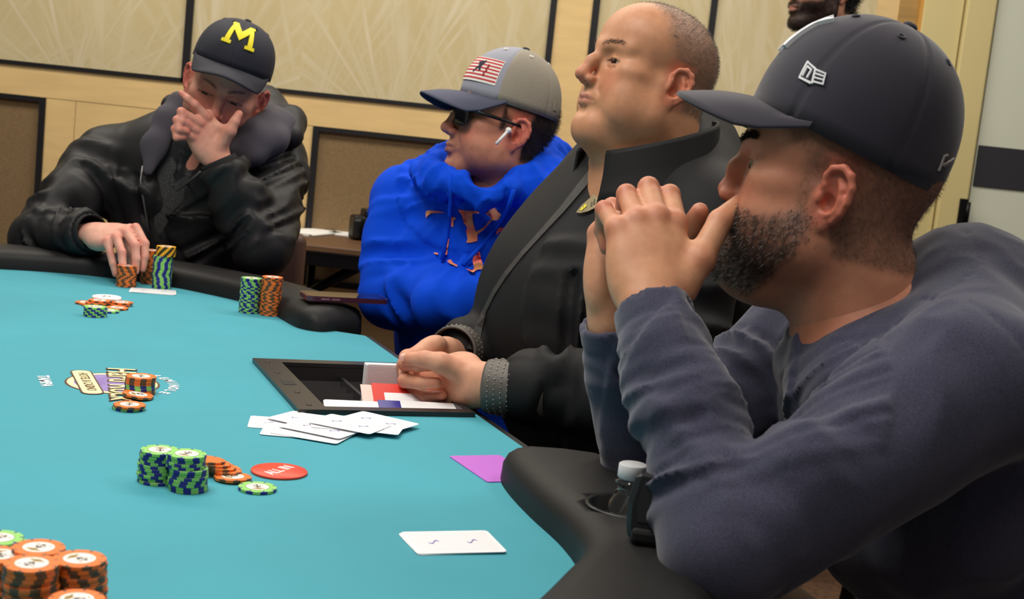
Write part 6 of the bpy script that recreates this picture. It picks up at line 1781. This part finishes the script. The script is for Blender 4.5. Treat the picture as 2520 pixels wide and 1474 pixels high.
# ------------------------------------------------------------------ man in black cap and black jacket (far left)
def build_far_man():
    f = unit((.10, -.95, -.30)); sc = 1.0
    mid = PX(553, 222, 2.93); HM = head_matrix(mid, f, 0.0, sc)
    A = np.array(HM)[:3, :3]; r0, u0 = A[:, 0] / sc, A[:, 2] / sc; roll = math.radians(15)
    HM = head_matrix(mid, f, roll, sc)
    root = person_root((-.78, 3.12), 'man in black cap and black hooded jacket, one hand over his mouth'); O = V3(root.location)
    S = make_head(dict(w=1.0, jaw=1.0, fat=.0, neck=.056, neck_b=.062, neck_to=(0, -.05, -.16), lids=.24, ear=1.02, brow=1.15))
    v, q = S.mesh(.0036)
    def hair(v):
        x, y, z = v[:, 0], v[:, 1], v[:, 2]; return sstep(.030, .015, y) * sstep(.02, .035, z + np.where(y < -.02, .05, 0)) * .8 * (1 - sstep(.072, .076, np.abs(x)))
    def stub(v):
        x, y, z = v[:, 0], v[:, 1], v[:, 2]; return sstep(-.036, -.055, z) * sstep(-.125, -.11, z) * sstep(.0, .02, y) * (.35 + .25 * vnoise(v, 160))
    C = skin_colors(v, (196, 136, 114), (200, 100, 84), 1.0, hair, (50, 38, 34), stub, (110, 78, 64), browcol=(64, 44, 36), brows=.8, lids=.24)
    parts = [(xf(HM, v), q, C)]
    # right hand on the chips
    W = PX(236, 575, 2.735); RM = hand_frame(W, PX(300, 580, 2.680), PX(262, 598, 2.665), PX(340, 562, 2.690), 1.0)
    if np.array(RM)[2, 2] < 0: pass
    ov = {}
    for k, pts in dict(pinky=((264, 592, 2.665), (272, 625, 2.650), (278, 650, 2.642), (284, 676, 2.640)), ring=((287, 584, 2.665), (300, 622, 2.640), (302, 652, 2.630), (302, 682, 2.628)),
                       middle=((312, 572, 2.675), (333, 605, 2.650), (335, 637, 2.640), (334, 668, 2.638)), index=((334, 560, 2.69), (356, 600, 2.668), (357, 632, 2.660), (352, 662, 2.655))).items():
        ov[k] = loc_pts(RM, pts)
    th = loc_pts(RM, ((262, 580, 2.73), (300, 600, 2.735), (325, 635, 2.72), (330, 665, 2.70)))
    Hs, J = make_hand({k: (40, 30, 20) for k in FING}, over=ov, thumb=th, forearm=.08, fr=.026, Rw=.025, fat=.98, to=loc_pts(RM, ((95, 575, 2.85),))[0])
    hv, hq = Hs.mesh(.0034); parts.append((xf(RM, hv), hq, hand_colors(hv, J, (226, 170, 150), (214, 118, 104))))
    # left hand over the mouth
    W2 = PX(535, 388, 2.815); LM = hand_frame(W2, PX(492, 305, 2.800), PX(474, 340, 2.79), PX(512, 282, 2.81), 1.0)
    ov = {}
    for k, pts in dict(index=((510, 288, 2.80), (480, 258, 2.785), (462, 243, 2.782), (447, 230, 2.785)), middle=((493, 303, 2.79), (447, 276, 2.765), (448, 298, 2.76), (466, 306, 2.772)),
                       ring=((482, 320, 2.785), (436, 296, 2.758), (440, 318, 2.752), (460, 324, 2.765)), pinky=((477, 338, 2.785), (430, 318, 2.756), (434, 338, 2.752), (452, 338, 2.765))).items():
        ov[k] = loc_pts(LM, pts)
    th2 = loc_pts(LM, ((545, 355, 2.81), (566, 322, 2.80), (577, 300, 2.80), (588, 280, 2.805)))
    Hs2, J2 = make_hand({k: (40, 30, 20) for k in FING}, over=ov, thumb=th2, forearm=.08, fr=.026, Rw=.025, fat=.98, to=loc_pts(LM, ((625, 640, 2.80),))[0])
    hv2, hq2 = Hs2.mesh(.0032); parts.append((xf(LM, hv2), hq2, hand_colors(hv2, J2, (218, 156, 134), (206, 112, 96))))
    shR = PX(275, 395, 3.06); shL = PX(672, 400, 3.06); elR = PX(100, 590, 2.87); elL = PX(640, 615, 2.83); wrR = PX(225, 572, 2.745); wrL = PX(540, 400, 2.818)
    fw = unit((.12, -.99, 0)); lat = np.array([fw[1], -fw[0], 0]); Rb = np.stack([fw, lat, np.array([0, 0, 1.0])], 1)
    chest = PX(470, 500, 3.04); nb = PX(490, 340, 3.05)
    def torso(S, d=0.0):
        S.ell(chest, (.125 - d, .20 - d, .22 - d), .03, Rb); S.ell(chest + np.array([.01, .03, -.25]), (.135 - d, .185 - d, .22 - d), .07, Rb)
        S.cone(nb, shL, .062 - d, .070 - d, .05); S.cone(nb, shR, .062 - d, .070 - d, .05)
        S.cone(shL, elL, .078 - d, .062 - d, .03); S.cone(shR, elR, .080 - d, .066 - d, .03)
        return S
    B = torso(Sculpt(), .016); B.cone(xf(HM, np.array([[0, -.02, -.09]]))[0], chest + np.array([0, -.02, .10]), .056, .06, .03)
    bv, bq = B.mesh(.011); parts.append((bv, bq, plain_colors(len(bv), (196, 128, 108))))
    V, Q, CC = join_meshes(parts); np_obj('body', V, Q, M_skin, root, CC, O)
    eyes(HM, root, O, (.25, 1, -.35))
    # grey T-shirt and charcoal inner layer show in the open front
    TS = torso(Sculpt(), .008); TS.ell(PX(475, 372, 2.93), (.042, .09, .055), .01, mode='cut')
    tv, tq = TS.mesh(.009); np_obj('t_shirt', tv, tq, mat('charcoal_tee', (66, 66, 68), .9, var=.4, vscale=300), root, origin=O)
    M_jk = mat('black_satin_jacket', (24, 23, 25), .55, spec=.4, bump=.1, bscale=500)
    T = torso(Sculpt()); fr = unit(wrR - elR); fl = unit(wrL - elL)
    T.cone(elR, wrR, .064, .044, .02); T.cone(elL, wrL, .062, .043, .02)
    # open zip front
    zz = [PX(395, 430, 2.86), PX(430, 470, 2.86), PX(470, 420, 2.86)]
    T.chain([PX(420, 360, 2.90), PX(408, 430, 2.90), PX(400, 500, 2.91)], [.045, .042, .020], .006, 'cut'); T.chain([PX(400, 480, 2.90), PX(388, 540, 2.90), PX(378, 590, 2.90)], [.034, .030, .018], .008, 'cut'); T.chain([PX(470, 380, 2.90), PX(455, 430, 2.90), PX(415, 490, 2.91)], [.055, .046, .020], .006, 'cut')
    for a_, b_, n_, am, sd in ((shR, elR, 5.0, .013, 1.0), (elR, wrR, 6, .009, 2.0), (shL, elL, 6, .013, 3.0), (elL, wrL, 6, .008, 5.0)):
        T.disp(folds(a_, b_, am, n_, .6, .05, 1.0, seed=sd, wob=1.6), (a_ + b_) / 2, .22)
    T.disp(drape(.005, 8, 9.0, (1, 1, .5)), chest, .36)
    cuff_cut(T, wrR, fr, .044); cuff_cut(T, wrL, fl, .043)
    jv, jq = T.mesh(.0064); np_obj('jacket', jv, jq, M_jk, root, origin=O)
    # ribbed cuffs
    for wr, d in ((wrR, fr), (wrL, fl)):
        e1 = unit(np.cross(d, (0, 0, 1))); e2 = np.cross(d, e1); rings = []
        for t, rr in ((-.055, .046), (-.03, .043), (0.0, .040), (.006, .0385)):
            rings.append([wr + d * t + (e1 * math.cos(2 * PI * k / 48) + e2 * math.sin(2 * PI * k / 48)) * (rr + .0006 * (-1) ** k) for k in range(48)])
        arc_loft('cuff', rings, mat('black_rib', (26, 26, 28), .85), root, True, .003, O)
    # hood lined in grey, lying open on the shoulders
    M_hood = mat('grey_hood_jersey', (74, 70, 78), .9, bump=.15, bscale=800, bdist=.0004)
    H = Sculpt()
    H.chain([PX(*p) for p in ((362, 420, 2.90), (380, 360, 2.92), (412, 300, 2.95), (445, 262, 2.98), (480, 250, 3.06))], [.010, .022, .026, .024, .03], .015, flat=(fw, .6))
    H.chain([PX(*p) for p in ((480, 250, 3.08), (560, 260, 3.12), (640, 285, 3.08), (690, 310, 3.00), (672, 345, 2.94), (618, 375, 2.90), (570, 405, 2.885))], [.03, .038, .040, .034, .030, .026, .014], .02)
    H.chain([PX(*p) for p in ((660, 300, 2.96), (620, 335, 2.91), (585, 365, 2.89))], [.026, .030, .020], .02)
    H.cone(xf(HM, np.array([[0, 0, -.05]]))[0], xf(HM, np.array([[0, .03, -.22]]))[0], .066, .062, .01, 'cut')
    H.disp(drape(.004, 14, 3.0))
    hv_, hq_ = H.mesh(.006); np_obj('hood', hv_, hq_, M_hood, root, origin=O)
    H2 = Sculpt(); H2.chain([PX(*p) for p in ((430, 262, 3.06), (520, 258, 3.16), (640, 268, 3.14), (712, 300, 3.05), (716, 335, 2.99))], [.03, .05, .055, .034, .026], .02); H2.disp(drape(.004, 12, 6.0))
    hv_, hq_ = H2.mesh(.008); np_obj('hood_shell', hv_, hq_, M_jk, root, origin=O)
    for pts in ([(350, 408), (345, 445), (352, 490), (360, 540), (368, 600)], [(490, 425), (462, 450), (434, 470)]):
        P, N = project(T, [PX(a, b, 2.88) for a, b in pts], view_dir(PX(420, 480, 2.9)), .002); tube('zip', P - O, .0026, mat('zip_grey', (110, 108, 108), .4, metal=.6), root, 6)
    lower_body(root, O, chest + np.array([.0, .08, -.42]), fw)
    ch = chair((chest[0] + .065, chest[1] + .12), fw, 'brown chair the man in black cap sits on', back_h=.83, back_w=.36)
    # cap
    cap = tag(empty('baseball_cap', mid + np.array([0, 0, .06])), 'black cap with yellow block letter M, worn by the man in black jacket', 'cap'); CO = V3(cap.location)
    M_cap = mat('black_cap_twill', (36, 37, 48), .8, bump=.15, bscale=1000, bdist=.0003); M_un = mat('cap_under_black', (18, 18, 20), .9); M_yel = mat('yellow_thread', (240, 220, 30), .6)
    cb = mid + head_dir(HM, (0, -.012, .058)); A = np.array(HM)[:3, :3] / sc
    fc = unit(A[:, 1] + A[:, 2] * .30); CMx = Matrix.Translation(-Vector(CO)) @ head_matrix(cb, fc, 0.0, sc, up=A[:, 2])
    S_ = make_cap(cap, CMx, dict(crown=[M_cap], bill=M_cap, under=M_un), ax=.089, ayf=.114, ayb=.104, hgt=.102, bill=(.066, .080, .026, .34), e=2.3, front=.016)
    Mg = [[(-1.0, -1), (-.42, -1), (-.42, -.76), (-.56, -.76), (-.56, .25), (0, -.55), (.56, .25), (.56, -.76), (.42, -.76), (.42, -1), (1.0, -1), (1.0, -.76), (.86, -.76), (.86, .76), (1.0, .76), (1.0, 1), (.52, 1), (0, .22), (-.52, 1), (-1.0, 1), (-1.0, .76), (-.86, .76), (-.86, -.76), (-1.0, -.76)]]
    on_cap('letter_emblem', S_, CMx, Mg, M_yel, cap, 0.0, .42, .031, flip=-1, thick=.0022)
build_far_man()

# ------------------------------------------------------------------ man standing behind (mostly out of frame)
def build_standing_man():
    f = unit((-.94, -.34, 0)); sc = 1.0; chin = PX(1955, 66, 3.60); HM = head_matrix((0, 0, 0), f, 0, sc)
    origin = chin - xf(HM, np.array([[-.01, .088, -.110]]))[0]; HM = head_matrix(origin, f, 0, sc)
    root = person_root((origin[0], origin[1]), 'dark-bearded man standing behind the players, head cut by the top edge'); O = V3(root.location)
    S = make_head(dict(jaw=.96, lips=1.0)); v, q = S.mesh(.0042); nrm = vnormals(v, q); x, y, z = v[:, 0], v[:, 1], v[:, 2]
    def beard(v):
        x, y, z = v[:, 0], v[:, 1], v[:, 2]
        low = sstep(-.030, -.050, z + np.clip(.06 - y, 0, 1) * -.45); mo = np.exp(-((x / .026) ** 4 + ((z + .046) / .007) ** 4)) * (y > .08); lp = np.exp(-((x / .020) ** 4 + ((z + .060) / .008) ** 4)) * (y > .084)
        return np.clip(np.maximum(low * sstep(-.13, -.118, z) * (y > .0), mo) * (1 - lp), 0, 1) * .92
    def hair(v): x, y, z = v[:, 0], v[:, 1], v[:, 2]; return np.maximum(sstep(.06, .045, z * -1 + .10) * 0, sstep(-.02, -.035, y) * sstep(-.07, -.05, z)) + sstep(.05, .06, z) * (y < .07)
    C = skin_colors(v, (206, 152, 124), (196, 110, 92), .7, hair, (30, 24, 22), beard, (34, 26, 24), lips=(186, 120, 110), browcol=(30, 22, 20))
    parts = [(xf(HM, v), q, C)]
    fw = f; lat = np.array([fw[1], -fw[0], 0]); nb = origin + np.array([0, 0, -.17]) - fw * .05
    Rb = np.stack([fw, lat, np.array([0, 0, 1.0])], 1); ch = nb + np.array([0, 0, -.22])
    T = Sculpt(); T.ell(ch, (.12, .18, .24), .03, Rb); T.ell(ch + np.array([0, 0, -.32]), (.11, .16, .24), .08, Rb)
    for s in (-1, 1):
        sh = nb + lat * s * .17 + np.array([0, 0, -.055]); el = sh + np.array([0, 0, -.29]) + lat * s * .04; wr = el + np.array([0, 0, -.24]) + fw * .08
        T.cone(nb, sh, .06, .06, .05); T.cone(sh, el, .060, .046, .03); T.cone(el, wr, .045, .036, .02)
        Hm = frame(wr, unit(wr - el), fw, lat * s); Hs, J = make_hand({k: (15, 20, 15) for k in FING}, forearm=.05); a, b = Hs.mesh(.006); parts.append((xf(Hm, a), b, hand_colors(a, J, (206, 152, 124), (196, 110, 92))))
    Bd = Sculpt(); Bd.ell(ch, (.108, .168, .228), .03, Rb); Bd.ell(ch + np.array([0, 0, -.32]), (.098, .148, .228), .08, Rb); Bd.cone(origin + np.array([0, 0, -.10]) - fw * .03, nb, .055, .05, .03)
    for s in (-1, 1):
        sh = nb + lat * s * .17 + np.array([0, 0, -.055]); el = sh + np.array([0, 0, -.29]) + lat * s * .04; wr = el + np.array([0, 0, -.24]) + fw * .08
        Bd.cone(nb, sh, .048, .048, .05); Bd.cone(sh, el, .048, .036, .03); Bd.cone(el, wr, .035, .024, .02)
    a, b = Bd.mesh(.010); parts.append((a, b, plain_colors(len(a), (206, 152, 124))))
    V, Q, CC = join_meshes(parts); np_obj('body', V, Q, M_skin, root, CC, O); eyes(HM, root, O)
    a, b = T.mesh(.010); np_obj('shirt', a, b, mat('dark_navy_shirt', (40, 38, 62), .85), root, origin=O)
    L = Sculpt(); hip = ch + np.array([0, 0, -.52]); L.ell(hip, (.12, .17, .12), .03, Rb)
    for s in (-1, 1):
        k0 = hip + lat * s * .085; k1 = k0.copy(); k1[2] = .08; L.cone(k0, k1, .085, .055, .03)
        sh = Sculpt(); sh.ell(k1 + fw * .05 + np.array([0, 0, -.04]), (.05, .13, .045), .01, np.stack([lat, fw, np.array([0, 0, 1.0])], 1)); sh.halfspace((0, 0, .002), (0, 0, -1)); a, b = sh.mesh(.012); np_obj('shoe', a, b, M_shoe, root, origin=O)
    a, b = L.mesh(.014); np_obj('trousers', a, b, M_trouser, root, origin=O)
    bm_ = beard(v) > .4
    world_strands('beard', HM, sc, v, nrm, bm_, (0, .3, -1), .008, mat('black_beard', (26, 20, 19), .7), root, 4000, 2, .0003, .3, O, .35)
    hm = hair(v) > .5
    world_strands('hair', HM, sc, v, nrm, hm, (0, -.6, -.5), .025, mat('black_hair', (22, 18, 18), .6), root, 5000, 2, .0005, .5, O, .8)
build_standing_man()

# facial features belong to the body, trimmings to the garment
for o in list(bpy.data.objects):
    if o.parent is None or not o.parent.name.startswith('person'): continue
    nm = o.name.split('.')[0]; sib = {c.name.split('.')[0]: c for c in o.parent.children}
    tgt = None
    if nm in ('eye', 'thumbnail', 'eyebrow', 'beard', 'hair'): tgt = sib.get('body')
    elif nm in ('cuff', 'zip_trim', 'collar', 'zip', 'studs', 'hood_shell'): tgt = sib.get('jacket')
    elif nm in ('drawstring', 'print'): tgt = sib.get('hoodie')
    if tgt is not None: o.parent = tgt
